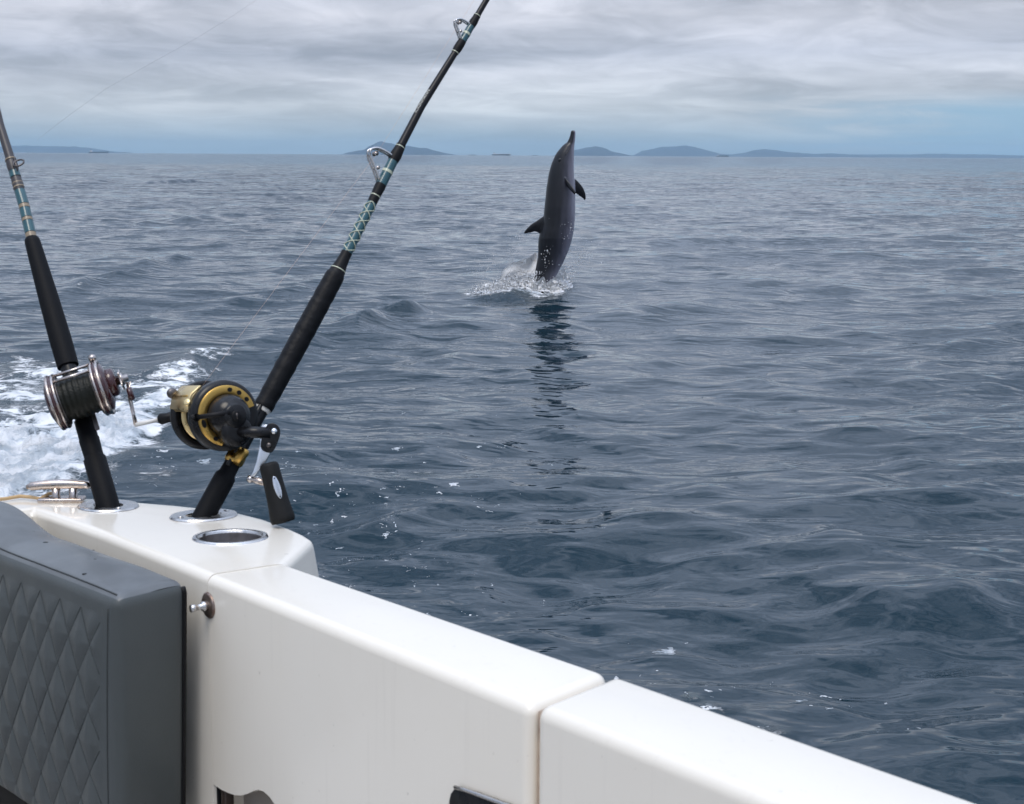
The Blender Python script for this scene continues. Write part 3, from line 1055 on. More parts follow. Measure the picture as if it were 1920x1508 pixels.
CSH = empty('backrest_cushion', c1 - Vector((0, 0, Hc)), 'wet grey vinyl backrest cushion with a diamond quilted front, against the white coaming', 'cushion')


def f_front(i, j):
    u, w = i * L, j * Hc
    q = rbox(u, 0, w)
    e = min(1, max(0, (u - 0.035) / 0.02)) * min(1, max(0, (w - 0.03) / 0.03)) * min(1, max(0, (Hc - w) / 0.03))
    h = quilt(u - 0.035, w - 0.03) * e
    eu = min(1, u / 0.06)
    q.y -= 0.0075 * h + 0.008 * math.sin(math.pi * min(1, w / Hc)) * eu
    return cush(q.x, q.y, q.z)


def f_top(i, j):
    u, v = i * L, j * thick
    q = rbox(u, v, 0)
    q.z -= 0.010 * math.sin(math.pi * j) * min(1, u / 0.08) + 0.0022 * mnoise.noise(Vector((u * 14, v * 18, 0.2))) * math.sin(math.pi * j)
    return cush(q.x, q.y, q.z)


def f_side(i, j):
    v, w = i * thick, j * Hc
    q = rbox(0, v, w)
    q.x -= 0.003 * math.sin(math.pi * i) * math.sin(math.pi * j)
    return cush(q.x, q.y, q.z)


put('quilted_front', warp_grid(f_front, 520, 150), VINYL, CSH)
put('top_panel', warp_grid(f_top, 160, 24), VINYL_WET_SHEEN, CSH)
put('end_panel', warp_grid(f_side, 20, 60), VINYL, CSH)
put('back_panel', warp_grid(lambda i, j: cush(*rbox(i * L, thick, j * Hc)), 30, 10), VINYL, CSH)
put('underside', warp_grid(lambda i, j: cush(*rbox(i * L, j * thick, Hc)), 30, 4), VINYL, CSH)
r_ = 0.0045


def seam_line(pts):
    return tube(pts, 0.0011, 6)


put('seam', seam_line([f_top(i / 60 * 0.97 + 0.012, 0.07) + Vector((0, 0, 0.0003)) for i in range(60)]), THREAD, CSH)
put('seam', seam_line([f_front(0.018, j / 40) for j in range(2, 40)]), THREAD, CSH)
put('piping', tube([cush(*(rbox(0.0, thick, w) + Vector((-0.001, 0.001, 0)))) for w in np.linspace(0.004, Hc - 0.01, 30)], 0.0042, 8), BLACKP, CSH)
# little droplets and puddles left by spray
for fam in (1, -1):
    for k in range(-6, 16):
        P = []
        for w in np.linspace(0.0, Hc - 0.06, 60):
            u = 0.060 * (k - fam * w / 0.088)
            if 0.004 < u < 0.72:
                P.append(f_front((u + 0.035) / L, (w + 0.03) / Hc) - dvn * 0.0002)
        if len(P) > 3:
            put('stitch_line', tube(P, 0.0006, 4), THREAD, CSH)
dv_, df_ = [], []
for k in range(14):
    u, v = random.uniform(0.02, 0.5), random.uniform(0.1, 0.95)
    c = f_top(u / L, v)
    r = random.choice([0.0012, 0.0018, 0.0025, 0.004])
    vs, fs = lathe(c - Vector((0, 0, 0.0006)), (0, 0, 1), [(r * random.uniform(0.8, 1.3), 0), (r * 0.8, r * 0.30), (0.0, r * 0.42)], 10)
    o = len(dv_); dv_ += vs; df_ += [[i + o for i in f] for f in fs]
WET = pmat('water_film', (0.02, 0.024, 0.026), 0.04, spec=0.5, ior=1.33)
o = put('water_droplets', (dv_, df_), WET, CSH)
o['kind'] = 'stuff'

put('shadow_gap_box', box(cush(0.72, thick * 0.8, Hc + 0.20), du * 0.60, dvn * 0.08, Vector((0, 0, 0.20)), 0.01), BLACKP, BOAT)  # black box added to stand in for the dark shadow under the cushion
# ------------------------------------------------------------------ rods
ROD2 = empty('fishing_rod', rod2[0], 'black rod with teal diamond wrap and roller guides leaning right', 'fishing rod', 'fishing rods in the stern holders')
ROD1 = empty('fishing_rod', rod1[0], 'slim black rod with teal and tan bands at the left edge', 'fishing rod', 'fishing rods in the stern holders')
PXM2 = lambda y: (D2 + 0.27 * (965 - y) / 965) / F        # metres per pixel at that height on the rod


def path_at(pts, pix, y):
    for i in range(len(pix) - 1):
        y0, y1 = pix[i][1], pix[i + 1][1]
        if (y0 >= y >= y1):
            t = (y0 - y) / (y0 - y1)
            return pts[i].lerp(pts[i + 1], t)
    return pts[0] + (pts[0] - pts[1]).normalized() * ((y - pix[0][1]) * 0.001)


def rodseg(name, prof, m, parent, pts, pix, pxm, seg=20, sub=0):
    P, Rr = [], []
    for y, r in prof:
        P.append(path_at(pts, pix, y)); Rr.append(r * pxm(y))
    return put(name, tube(P, Rr, seg), m, parent, True, 50)


A2 = (ROD2, rod2, R2, PXM2)
rodseg('butt_grip', [(985, 20), (965, 20.5), (905, 20.5), (896, 20), (890, 16), (868, 15), (862, 15)], EVA, *A2)
rodseg('reel_seat', [(866, 13), (770, 13), (748, 14)], BLACKM, *A2)
rodseg('seat_hood', [(776, 14.5), (772, 16), (760, 17.5), (752, 17.5)], WHITEM, *A2)
prof = []
for i, y in enumerate(np.linspace(770, 522, 36)):
    prof.append((float(y), (18.6 + 1.2 * math.sin((770 - y) / 248 * math.pi) + 0.8 * math.sin(i * 1.9) * (0.5 + 0.5 * math.sin(i * 0.7)))))
prof += [(517, 18.0), (513, 16.5)]
rodseg('fore_grip', prof, TAPE, *A2)
rodseg('grip_cone', [(514, 16), (508, 15.0), (495, 12), (482, 10.6), (474, 10.4)], BLACKP, *A2)
rodseg('trim_ring', [(507, 15.2), (505.5, 15.0)], CREAM, *A2)
rodseg('blank', [(480, 8.9), (380, 8.6), (305, 8.2), (200, 7.3), (72, 6.1), (0, 5.6), (-165, 4.6), (-340, 3.6)], BLANK, *A2)
rodseg('butt_wrap', [(474, 10.2), (380, 9.4)], TEAL, *A2)
rodseg('guide_wrap', [(381, 9.4), (372, 9.5), (368, 9.4), (352, 10.6), (345, 10.2)], BLACKP, *A2)
rodseg('trim_ring', [(368.5, 10.0), (367, 10.0)], CREAM, *A2)
rodseg('guide_foot_wrap', [(346, 10.3), (300, 9.8)], TEAL, *A2)
rodseg('trim_band', [(325, 10.6), (320.5, 10.6)], CREAM, *A2)
rodseg('guide_wrap', [(302, 10.3), (292, 11.4), (283, 10.2), (272, 8.8)], BLACKP, *A2)
rodseg('trim_ring', [(277, 9.6), (275.6, 9.4)], CREAM, *A2)
rodseg('guide_wrap', [(100, 6.8), (92, 8.4), (83, 8.4), (77, 7.6)], BLACKP, *A2)
rodseg('trim_ring', [(99.5, 7.6), (98.4, 7.6)], CREAM, *A2)
rodseg('guide_foot_wrap', [(78, 7.4), (48, 7.0)], TEAL, *A2)
rodseg('trim_band', [(65.5, 7.7), (62, 7.7)], CREAM, *A2)
rodseg('guide_wrap', [(49, 7.6), (41, 8.0), (33, 6.8), (28, 6.2)], BLACKP, *A2)
rodseg('trim_ring', [(30.5, 7.0), (29.4, 7.0)], CREAM, *A2)
# crossing threads of the diamond wrap, each a helix standing proud of the wrap
yy = np.linspace(473, 381, 130)
for s in (1, -1):
    for ph in (0.0, math.pi):
        P = []
        for y in yy:
            c = path_at(rod2, R2, float(y))
            a, b, _ = frame(rod2[2] - rod2[1], (CAMP - c).normalized())
            t = s * (473 - y) / 92 * math.pi * 5.0 + ph + math.pi / 2
            r = (10.2 - 0.8 * (473 - y) / 92) * PXM2(y) + 0.0005
            P.append(c + a * (math.cos(t) * r) + b * (math.sin(t) * r))
        put('wrap_thread', tube(P, 0.00095, 5), CREAM, ROD2)

# frame of the gold reel: n = spool axis, r = up the rod, m = away from the rod
r2 = d2
V2 = lambda x, y, z: CR @ Vector((x, y, z))
n2v = V2(0.50, -0.09, 0.86); n2v = (n2v - r2 * n2v.dot(r2)).normalized()
m2v = n2v.cross(r2).normalized()
if (CR.transposed() @ m2v).x > 0: m2v = -m2v


def guide(yc, size, parent, pts, pix, pxm, mdir, ps):
    """roller guide: bent frame of two side plates with two rollers"""
    c = path_at(pts, pix, yc)
    up_ = (path_at(pts, pix, yc - 20) - path_at(pts, pix, yc + 20)).normalized()
    s = size
    side = up_.cross(mdir).normalized()
    g = empty('roller_guide', c - base_of(parent)); g.parent = parent
    outl = [(0.50, 0.10), (0.46, 0.50), (0.36, 0.82), (0.14, 1.0), (-0.06, 0.90), (-0.28, 0.58), (-0.62, 0.12)]
    # smooth the outline
    P = [Vector((a, b, 0)) for a, b in outl]
    Q = []
    for i in range(len(P) - 1):
        for t in (0, 0.34, 0.67):
            p0, p1, p2_, p3 = P[max(i - 1, 0)], P[i], P[i + 1], P[min(i + 2, len(P) - 1)]
            Q.append(0.5 * ((2 * p1) + (-p0 + p2_) * t + (2 * p0 - 5 * p1 + 4 * p2_ - p3) * t * t + (-p0 + 3 * p1 - 3 * p2_ + p3) * t ** 3))
    Q.append(P[-1])
    for sg in (-1, 1):
        pts3 = [c + up_ * (q.x * s) + mdir * (q.y * s) + side * (0.0045 * sg * ps) for q in Q]
        put('guide_frame', tube(pts3, 0.0016 * ps, 8, flat=1.4), STEEL, g)
    rc = c + up_ * (0.18 * s) + mdir * (0.74 * s)
    put('roller', lathe(rc - side * 0.0045 * ps, side, [(0.0042 * ps, 0), (0.003 * ps, 0.0045 * ps), (0.0042 * ps, 0.009 * ps)], 14), CHROME, g)
    rc = c + up_ * (-0.22 * s) + mdir * (0.42 * s)
    put('roller', lathe(rc - side * 0.0045 * ps, side, [(0.0030 * ps, 0), (0.0030 * ps, 0.009 * ps)], 14), CHROME, g)
    return c + up_ * (0.12 * s) + mdir * (0.70 * s)


gA = guide(318, 0.046, ROD2, rod2, R2, PXM2, m2v, 1.0)
gB = guide(62, 0.030, ROD2, rod2, R2, PXM2, m2v, 0.8)
# small worn lettering along the blank
fc = bpy.data.curves.new('lettering', 'FONT')
fc.body = 'ICIONMANN'
fc.size = 0.0085
fc.extrude = 0.00005
fo = bpy.data.objects.new('lettering', fc)
fc.materials.append(pmat('lettering_paint', (0.6, 0.6, 0.55), 0.5))
COL.objects.link(fo)
lc = path_at(rod2, R2, 216)
ldir = (path_at(rod2, R2, 152) - lc).normalized()
tocam = (CAMP - lc); tocam = (tocam - ldir * tocam.dot(ldir)).normalized()
lside = tocam.cross(ldir).normalized()
nrm = (tocam * math.cos(0.75) + lside * math.sin(0.75)).normalized()
ly = nrm.cross(ldir).normalized()
fo.parent = ROD2
rr = 7.45 * PXM2(200) + 0.0006
fo.matrix_local = Matrix.Translation(lc + nrm * rr - ly * 0.003 - rod2[0]) @ Matrix((ldir, ly, nrm)).transposed().to_4x4()

bpy.context.view_layer.update()
lm = bpy.data.meshes.new_from_object(fo.evaluated_get(bpy.context.evaluated_depsgraph_get()))
lo = bpy.data.objects.new('lettering_print', lm); COL.objects.link(lo); lo.parent = ROD2; lo.matrix_local = fo.matrix_local.copy()
bpy.data.objects.remove(fo)
# second rod
PXM1 = lambda y: (D1 + 0.22 * (950 - y) / 715) / F
A1 = (ROD1, rod1, R1, PXM1)
rodseg('butt_grip', [(975, 21), (945, 21.5), (865, 21), (862, 18.5), (858, 18), (830, 19), (828, 18), (795, 17.5)], EVA, *A1)
rodseg('reel_seat', [(800, 15), (690, 15)], BLACKM, *A1)
rodseg('fore_grip', [(695, 20), (640, 20.5), (560, 18.5), (480, 15.5), (455, 14.5), (449, 13.5), (446, 11)], EVA, *A1)
rodseg('blank', [(450, 9.5), (385, 9.5), (300, 8.6), (235, 7.8), (110, 6.6), (-60, 5.2), (-280, 4)], BROWNBLANK, *A1)
for a, b, m in ((448, 438, TAN), (437, 416, TEAL), (415, 410, TAN), (409, 392, TEAL), (391, 385, TAN), (384, 358, TEAL), (333, 322, TEAL)):
    rodseg('thread_band', [(a, 10.2), (b, 10.1)], m, *A1)
for a, b in ((357, 334), (321, 300)):
    rodseg('guide_wrap', [(a, 9.6), ((a + b) / 2, 10.6), (b, 9.2)], BROWNBLANK, *A1)
for a in (353, 346, 301):
    rodseg('trim_ring', [(a, 10.6), (a - 2, 10.5)], TAN, *A1)

n1v = V2(0.97, 0.21, -0.10); n1v = (n1v - d1 * n1v.dot(d1)).normalized()
m1v = n1v.cross(d1).normalized()
if (CR.transposed() @ m1v).z < 0: m1v = -m1v
gc = path_at(rod1, R1, 316)
rg = empty('ring_guide', gc - base_of(ROD1)); rg.parent = ROD1
gm = (V2(0.8, 0.1, 0.6)); gm = (gm - d1 * gm.dot(d1)).normalized()
put('ring', torus(gc + gm * 0.0175, d1 * 0.75 + gm * 0.1 + V2(0, 0, 1) * 0.9, 0.0095, 0.0016, 28, 8), STEEL_DK, rg)
put('foot', tube([gc - d1 * 0.012 + gm * 0.008, gc + gm * 0.010, gc + gm * 0.010 + d1 * 0.016], 0.0018, 8), STEEL_DK, rg)

# ------------------------------------------------------------------ gold reel
O2 = dep(400, 779, pj(path_at(rod2, R2, 822))[2] - 0.035)
REEL2 = empty('fishing_reel', O2, 'black and gold trolling reel with a large black grip, clamped to the right rod', 'fishing reel', 'reels on the stern rods')


def L2(n, r, m):
    return O2 + n2v * n + r2 * r + m2v * m


def ring_profile(o, axis, r_in, r_out, h0, h1, seg=56, bev=0.0015, **kw):
    pr = [(r_in, h0), (r_out - bev, h0), (r_out, h0 + bev), (r_out, h1 - bev), (r_out - bev, h1), (r_in, h1), (r_in, h0)]
    return lathe(o, axis, pr, seg, cap=False, **kw)


# frame and side plates
put('side_plate', lathe(O2, n2v, [(0.0, 0.030), (0.047, 0.030), (0.0535, 0.031), (0.0555, 0.034), (0.0555, 0.047), (0.0535, 0.052), (0.047, 0.0545), (0.040, 0.055), (0.0, 0.055)], 64), BLACKM, REEL2)
put('side_plate', lathe(O2, n2v, [(0.0, -0.052), (0.036, -0.052), (0.048, -0.049), (0.0545, -0.045), (0.0555, -0.041), (0.0555, -0.033), (0.0545, -0.030), (0.044, -0.030), (0.044, -0.034), (0.0, -0.034)], 64), BLACKM, REEL2)
# gold annulus, an open C, on the handle-side face
aa, bb, _ = frame(n2v)


def ang_of(v):
    return math.atan2(v.dot(bb), v.dot(aa))


amid = ang_of(m2v * 1.0 + r2 * 0.18)
put('gold_face_ring', lathe(O2, n2v, [(0.0335, 0.0553), (0.0335, 0.0580), (0.0345, 0.0588), (0.0465, 0.0578), (0.0475, 0.0568), (0.0475, 0.0548)], 48, a0=amid - 2.1, a1=amid + 2.1), GOLD, REEL2)
for da in (-1.75, -1.35, -0.95, 1.02, 1.78):
    t = amid + da
    v = aa * math.cos(t) + bb * math.sin(t)
    w = n2v.cross(v)
    el = 1.7 if da == 1.02 else 1.0
    pts = [O2 + n2v * 0.0590 + v * (0.0405 + 0.0036 * math.sin(k * 2 * math.pi / 16)) + w * (0.0040 * el * math.cos(k * 2 * math.pi / 16)) for k in range(16)]
    put('port', extrude_poly(pts, n2v * -0.0025), BLACKP, REEL2, False)
# stepped gear housing
put('gear_housing', lathe(O2, n2v, [(0.0335, 0.054), (0.0335, 0.064), (0.0315, 0.073), (0.0285, 0.080), (0.0225, 0.086), (0.0190, 0.088), (0.0185, 0.091), (0.0165, 0.093), (0.0, 0.093)], 48), BLACKM, REEL2)
hb = L2(0.082, -0.018, -0.016)
put('gear_housing', lathe(hb - n2v * 0.018, n2v, [(0.0245, 0), (0.0245, 0.020), (0.022, 0.025), (0.014, 0.027), (0.0, 0.027)], 40), BLACKM, REEL2)
put('hub_screw', lathe(L2(0.0925, 0, 0), n2v, [(0.0085, 0), (0.0085, 0.0020), (0.0065, 0.0030), (0.0, 0.0030)], 24), BLACKP, REEL2)
put('screw_slot', box(L2(0.0958, 0, 0), (r2 * 0.8 + m2v * 0.6) * 0.0045, n2v * 0.0005, (r2 * 0.6 - m2v * 0.8) * 0.0008), STEEL_DK, REEL2)
# drag lever lying across the face
lv0, lv1 = L2(0.090, 0.000, 0.010), L2(0.066, -0.030, 0.046)
mid_ = (lv0 + lv1) / 2 + n2v * 0.004
put('drag_lever', merge(tube([lv0, mid_, lv1], [0.0055, 0.0042, 0.0036], 12), tube([lv1 - n2v * 0.001, lv1 + n2v * 0.004, lv1 - n2v * 0.014], [0.004, 0.0062, 0.0040], 12)), BLACKP, REEL2)
# spool with gold flanges and dark line
for n0, n1_ in ((-0.030, -0.0265), (0.0245, 0.028)):
    put('spool_flange', lathe(O2, n2v, [(0.014, n0), (0.041, n0), (0.0425, n0 + 0.0012), (0.0425, n1_ - 0.0012), (0.041, n1_), (0.014, n1_)], 56), GOLD_LT, REEL2)
pr = [(0.0, -0.0266)]
for i in range(27):
    pr.append((0.0345 + 0.0012 * math.sin(i * 2.1), -0.0266 + 0.0512 * i / 26))
pr.append((0.0, 0.0246))
put('wound_line', lathe(O2, n2v, pr, 48), LINE, REEL2)
# pillars between the plates
for ang, rr_, mt in ((-2.2, 0.004, GOLD), (2.2, 0.004, GOLD), (1.25, 0.0038, GOLD_LT)):
    p = m2v * math.cos(ang) * 0.049 + r2 * math.sin(ang) * 0.049
    put('pillar', lathe(O2 + p - n2v * 0.032, n2v, [(rr_, 0), (rr_, 0.064)], 12), mt, REEL2)
# gold harness plate across the top of the frame: bent in two faces
hn_ = [(-0.020, 0.046), (-0.018, 0.0535), (-0.002, 0.0595), (0.004, 0.0600), (0.022, 0.0540), (0.022, 0.0505), (0.004, 0.0565), (-0.002, 0.0560), (-0.0145, 0.0505), (-0.0165, 0.044)]
put('harness_plate', extrude_poly([L2(-0.044, a * 1.05, b) for a, b in hn_], n2v * 0.077, 0.0008, 2), GOLD_LT, REEL2)
put('harness_lug', lathe(L2(-0.046, 0.004, 0.062), n2v, [(0.0, -0.005), (0.007, -0.004), (0.0085, 0.0), (0.0085, 0.004), (0.006, 0.007)], 20), STEEL_DK, REEL2)
put('harness_screw', lathe(L2(0.030, -0.010, 0.0575), (n2v * 0.5 + m2v * 0.8), [(0.0065, -0.003), (0.0065, 0.0015), (0.004, 0.003), (0.0, 0.003)], 20), GOLD_LT, REEL2)
put('plate_rib', box(L2(-0.006, 0.000, 0.0603), n2v * 0.028, r2 * 0.0016, m2v * 0.0008, 0.0004), GOLD, REEL2)
# foot and clamp towards the rod
fb = path_at(rod2, R2, 820)
put('reel_foot', merge(box(L2(0.0, -0.002, -0.052), n2v * 0.022, r2 * 0.022, m2v * 0.006, 0.003), box(L2(0.0, 0.0, -0.060), n2v * 0.009, r2 * 0.058, m2v * 0.004, 0.003)), BLACKM, REEL2)
gp0, gp1 = path_at(rod2, R2, 872), path_at(rod2, R2, 845)
put('clamp_ring', tube([gp0, gp0.lerp(gp1, 0.12), gp0.lerp(gp1, 0.5), gp0.lerp(gp1, 0.55), gp0.lerp(gp1, 0.8), gp1], [0.0150, 0.0165, 0.0165, 0.0148, 0.0155, 0.0135], 10), GOLD, REEL2)
rgt = V2(1, 0, 0.3)
rgt = (rgt - r2 * rgt.dot(r2)).normalized()
tb = dep(441, 868, pj(gp1)[2] - 0.014); te = dep(463, 843, pj(gp1)[2] - 0.016)
put('clamp_nut', tube([tb, tb.lerp(te, 0.5), tb.lerp(te, 0.85), te], [0.0085, 0.0085, 0.0080, 0.004], 14), GOLD, REEL2)
# handle: boss, thin arm, post and grip
DH = pj(L2(0.095, -0.03, -0.03))[2]
p_piv = dep(512, 808, DH)
hd = empty('handle', p_piv - O2); hd.parent = REEL2
hp_ = []
for x, y in [(497, 806), (500, 797), (508, 793), (518, 795), (525, 803), (526, 815), (521, 829), (514, 845), (508, 850), (497, 848), (489, 842), (488, 832), (492, 818)]:
    hp_.append(dep(x, y, DH - 0.004))
hp_ = smooth_poly(hp_, 2)
put('handle_boss', extrude_poly(hp_, V2(-0.15, 0.0, -1).normalized() * 0.010, 0.001, 2), BLACKM, hd)
put('boss_shaft', tube([L2(0.080, -0.020, -0.014), dep(508, 812, DH)], 0.009, 16), BLACKM, hd)
put('pivot_screw', lathe(dep(514, 809, DH - 0.004), V2(0.2, 0, 1), [(0.0052, -0.001), (0.0052, 0.002), (0.003, 0.0042), (0.0, 0.0046)], 20), ALU, hd)
put('pivot_hole', lathe(dep(504, 811, DH - 0.0042), V2(0, 0, 1), [(0.0034, 0), (0.0028, 0.0012), (0.0, 0.0012)], 16), STEEL_DK, hd)
put('pivot_hole', lathe(dep(504, 835, DH - 0.0042), V2(0, 0, 1), [(0.0040, 0), (0.0034, 0.0012), (0.0, 0.0012)], 16), STEEL_DK, hd)
arm = [(489, 800), (487, 835), (481, 865), (474, 886), (470, 892), (476, 894), (486, 882), (498, 866), (507, 848), (509, 812), (500, 796)]
put('handle_arm', extrude_poly([dep(x, y, DH + 0.004 + 0.00012 * (880 - y) * 0.2) for x, y in arm], V2(0.3, 0, -1).normalized() * 0.003, 0.0006, 2), ALU, hd)
pa, pb_ = dep(467, 898, DH + 0.012), dep(497, 905, DH - 0.006)
put('handle_post', tube([pa, pa.lerp(pb_, 0.12), pa.lerp(pb_, 0.16), pa.lerp(pb_, 0.3), pa.lerp(pb_, 0.34), pb_], [0.0055, 0.0058, 0.0046, 0.0046, 0.0052, 0.0052], 16), CHROME, hd)
gt_, gb_ = dep(503, 868, DH - 0.012), dep(532, 981, DH - 0.016)
prg = [(0.0, 0.0), (0.010, 0.0), (0.0135, 0.002), (0.0148, 0.006), (0.0150, 0.02), (0.0158, 0.05), (0.0175, 0.075), (0.0190, 0.088), (0.0190, 0.094), (0.0172, 0.0985), (0.0, 0.0995)]
ga_ = (gb_ - gt_); gl = ga_.length
put('handle_grip', lathe(gt_, ga_.normalized(), [(r, h * gl / 0.0995) for r, h in prg], 32), RUBBER, hd)
bd = empty('grip_badge', dep(528, 914, DH - 0.03) - O2 - hd.location)
bpts = []
bax = (dep(535, 936, DH) - dep(522, 895, DH)).normalized()
toc = V2(0.45, 0, 1).normalized(); toc = (toc - bax * toc.dot(bax)).normalized()
bsd = bax.cross(toc).normalized()
gc_ = gt_.lerp(gb_, 0.42)
bc_ = gc_ + toc * 0.0150
for k in range(28):
    t = 2 * math.pi * k / 28
    bpts.append(bc_ + bax * (math.cos(t) * 0.0178) + bsd * (math.sin(t) * 0.0050))
bpy.data.objects.remove(bd)
put('grip_badge', extrude_poly(bpts, toc * 0.0022, 0.0005, 2), ALU, hd)
for s in (-1, 1):
    put('badge_rivet', lathe(bc_ + bax * (0.0145 * s) + toc * 0.0021, toc, [(0.0013, 0), (0.001, 0.0006), (0, 0.0006)], 10), BLACKP, hd)
# letters stamped in the housing ring are left plain

# ------------------------------------------------------------------ chrome and burgundy reel
O1 = dep(150, 741, pj(path_at(rod1, R1, 745))[2] - 0.052)
REEL1 = empty('fishing_reel', O1, 'old chrome and burgundy conventional reel on the left rod', 'fishing reel', 'reels on the stern rods')


def L1(n, r, m):
    return O1 + n1v * n + d1 * r + m1v * m


RP = 0.0465


def plate(h0, sgn, capmat, rp=RP):
    put('side_plate', lathe(O1, n1v * sgn, [(0.0, h0 + 0.004), (rp - 0.001, h0 + 0.004), (rp - 0.001, h0 + 0.010), (0.0, h0 + 0.010)], 48), BURG, REEL1)
    put('plate_ring', ring_profile(O1, n1v * sgn, rp - 0.006, rp, h0, h0 + 0.0042, bev=0.001), CHROME, REEL1)
    put('plate_ring', ring_profile(O1, n1v * sgn, rp - 0.006, rp + 0.0005, h0 + 0.0085, h0 + 0.0135, bev=0.001), CHROME, REEL1)
    put('plate_cap', lathe(O1, n1v * sgn, [(rp - 0.006, h0 + 0.0125), (rp - 0.008, h0 + 0.016), (rp - 0.020, h0 + 0.021), (0.0, h0 + 0.022)], 48), capmat, REEL1)


plate(0.030, 1, BURG)
plate(0.030, -1, BURG)
put('gear_cover', lathe(L1(0.045, 0.006, -0.004), n1v, [(0.024, 0), (0.024, 0.012), (0.021, 0.0165), (0.0, 0.017)], 36), BURG, REEL1)
pr = [(0.0, -0.030)]
for i in range(25):
    pr.append((0.0375 + 0.0012 * math.sin(i * 1.7) - 0.0025 * abs(i - 12) / 12, -0.029 + 0.058 * i / 24))
pr.append((0.0, 0.030))
put('wound_line', lathe(O1, n1v, pr, 48), LINE, REEL1)
for s in (-1, 1):
    put('spool_flange', lathe(O1, n1v, [(0.0, 0.0275 * s), (0.0415, 0.0275 * s), (0.0415, 0.0295 * s), (0.0, 0.0295 * s)], 48), STEEL_DK, REEL1)
for ang in (28, 70, 205, 180, 155):
    t = math.radians(ang)
    p = m1v * math.cos(t) * 0.0425 + d1 * math.sin(t) * 0.0425
    put('crossbar', lathe(O1 + p - n1v * 0.031, n1v, [(0.0026, 0), (0.0026, 0.062)], 10), CHROME, REEL1)
put('harness_lug', lathe(L1(0.037, 0.046, 0.012), d1, [(0.0055, 0), (0.0065, 0.006), (0.0045, 0.010), (0.0, 0.0115)], 14), CHROME, REEL1)
put('reel_foot', merge(box(L1(0, 0, -0.040), n1v * 0.022, d1 * 0.020, m1v * 0.006, 0.002), box(L1(0, 0, -0.0455), n1v * 0.009, d1 * 0.05, m1v * 0.003, 0.002)), STEEL_DK, REEL1)
h1 = empty('handle', L1(0.072, 0.004, 0) - O1); h1.parent = REEL1
put('handle_hub', lathe(L1(0.060, 0.006, -0.004), n1v, [(0.008, 0), (0.008, 0.008), (0.011, 0.009), (0.011, 0.013), (0.006, 0.014), (0.006, 0.021), (0.0, 0.022)], 20), CHROME, h1)
star = []
sc_ = L1(0.068, 0.006, -0.004)
for k in range(10):
    t = math.pi * 2 * k / 10
    r = 0.021 if k % 2 == 0 else 0.011
    star.append(sc_ + d1 * (math.cos(t) * r) + m1v * (math.sin(t) * r))
put('star_drag', extrude_poly(smooth_poly(star, 1), n1v * 0.003, 0.0005, 2), CHROME, h1)
D1h = pj(L1(0.08, -0.03, 0))[2]
put('handle_arm', tube([dep(240, 716, D1h), dep(243, 745, D1h), dep(250, 776, D1h), dep(255, 797, D1h - 0.005)], [0.0052, 0.0040, 0.0034, 0.0040], 10, flat=0.5), CHROME, h1)
put('arm_weight', lathe(dep(245, 738, D1h), n1v, [(0.010, -0.004), (0.012, 0.0), (0.010, 0.004)], 16), BURG, h1)
put('handle_post', tube([dep(252, 797, D1h - 0.004), dep(298, 787, D1h + 0.002)], 0.0036, 12), WHITEM, h1)
put('handle_knob', lathe(dep(297, 787, D1h + 0.002), dep(340, 778, D1h) - dep(297, 787, D1h), [(0.006, 0), (0.0095, 0.004), (0.0080, 0.016), (0.0095, 0.026), (0.0, 0.032)], 20), BLACKP, h1)

# ------------------------------------------------------------------ fishing lines
sp_top = L2(0.0, 0.026, 0.040)
la = [sp_top, gA, gB, path_at(rod2, R2, -165) + m2v * 0.016, path_at(rod2, R2, -340) + m2v * 0.012]
fl_ = []
for i in range(len(la) - 1):
    for t in np.linspace(0, 1, 10, endpoint=(i == len(la) - 2)):
        fl_.append(la[i].lerp(la[i + 1], float(t)))
o = put('fishing_line', tube(fl_, 0.00016, 5), MONO)
tag(o, 'thin pinkish line rising from the gold reel through the rod guides', 'fishing line')
tl = [dep(70, 262, 9.0), dep(130, 216, 8.0), dep(200, 166, 7.2), dep(290, 115, 6.4), dep(365, 74, 5.7), dep(430, 34, 5.1), dep(490, -6, 4.7), dep(640, -110, 4.0)]
o = put('fishing_line', tube(tl, [0.0004, 0.0004, 0.00036, 0.00032, 0.00028, 0.00025, 0.00022, 0.0002], 5), MONO2)
tag(o, 'faint grey line running up across the clouds at top left', 'fishing line')

# ------------------------------------------------------------------ dolphin
prof = [(103, 893, 905), (106, 886, 915), (114, 881, 918), (130, 878, 918), (150, 873, 917), (175, 863, 915), (192, 855, 913), (199, 850, 912), (204, 842, 911), (212, 830, 910), (225, 815, 909), (250, 793, 908), (275, 773, 907), (300, 758, 906),
        (330, 744, 905), (360, 731, 905), (400, 718, 905), (450, 706, 907), (500, 698, 910), (550, 690, 913), (600, 685, 915), (700, 674, 916), (780, 667, 914),
        (850, 655, 909), (900, 640, 902), (950, 627, 893), (1000, 624, 879), (1050, 624, 862), (1100, 622, 840), (1150, 612, 818), (1200, 602, 790), (1250, 594, 765), (1300, 594, 742), (1350, 600, 727), (1400, 606, 716), (1480, 620, 708), (1560, 632, 702)]


def dp(cx, cy, Y=DY):
    return onY(860 + cx / 4.1889, 220 + cy / 4.1889, Y)


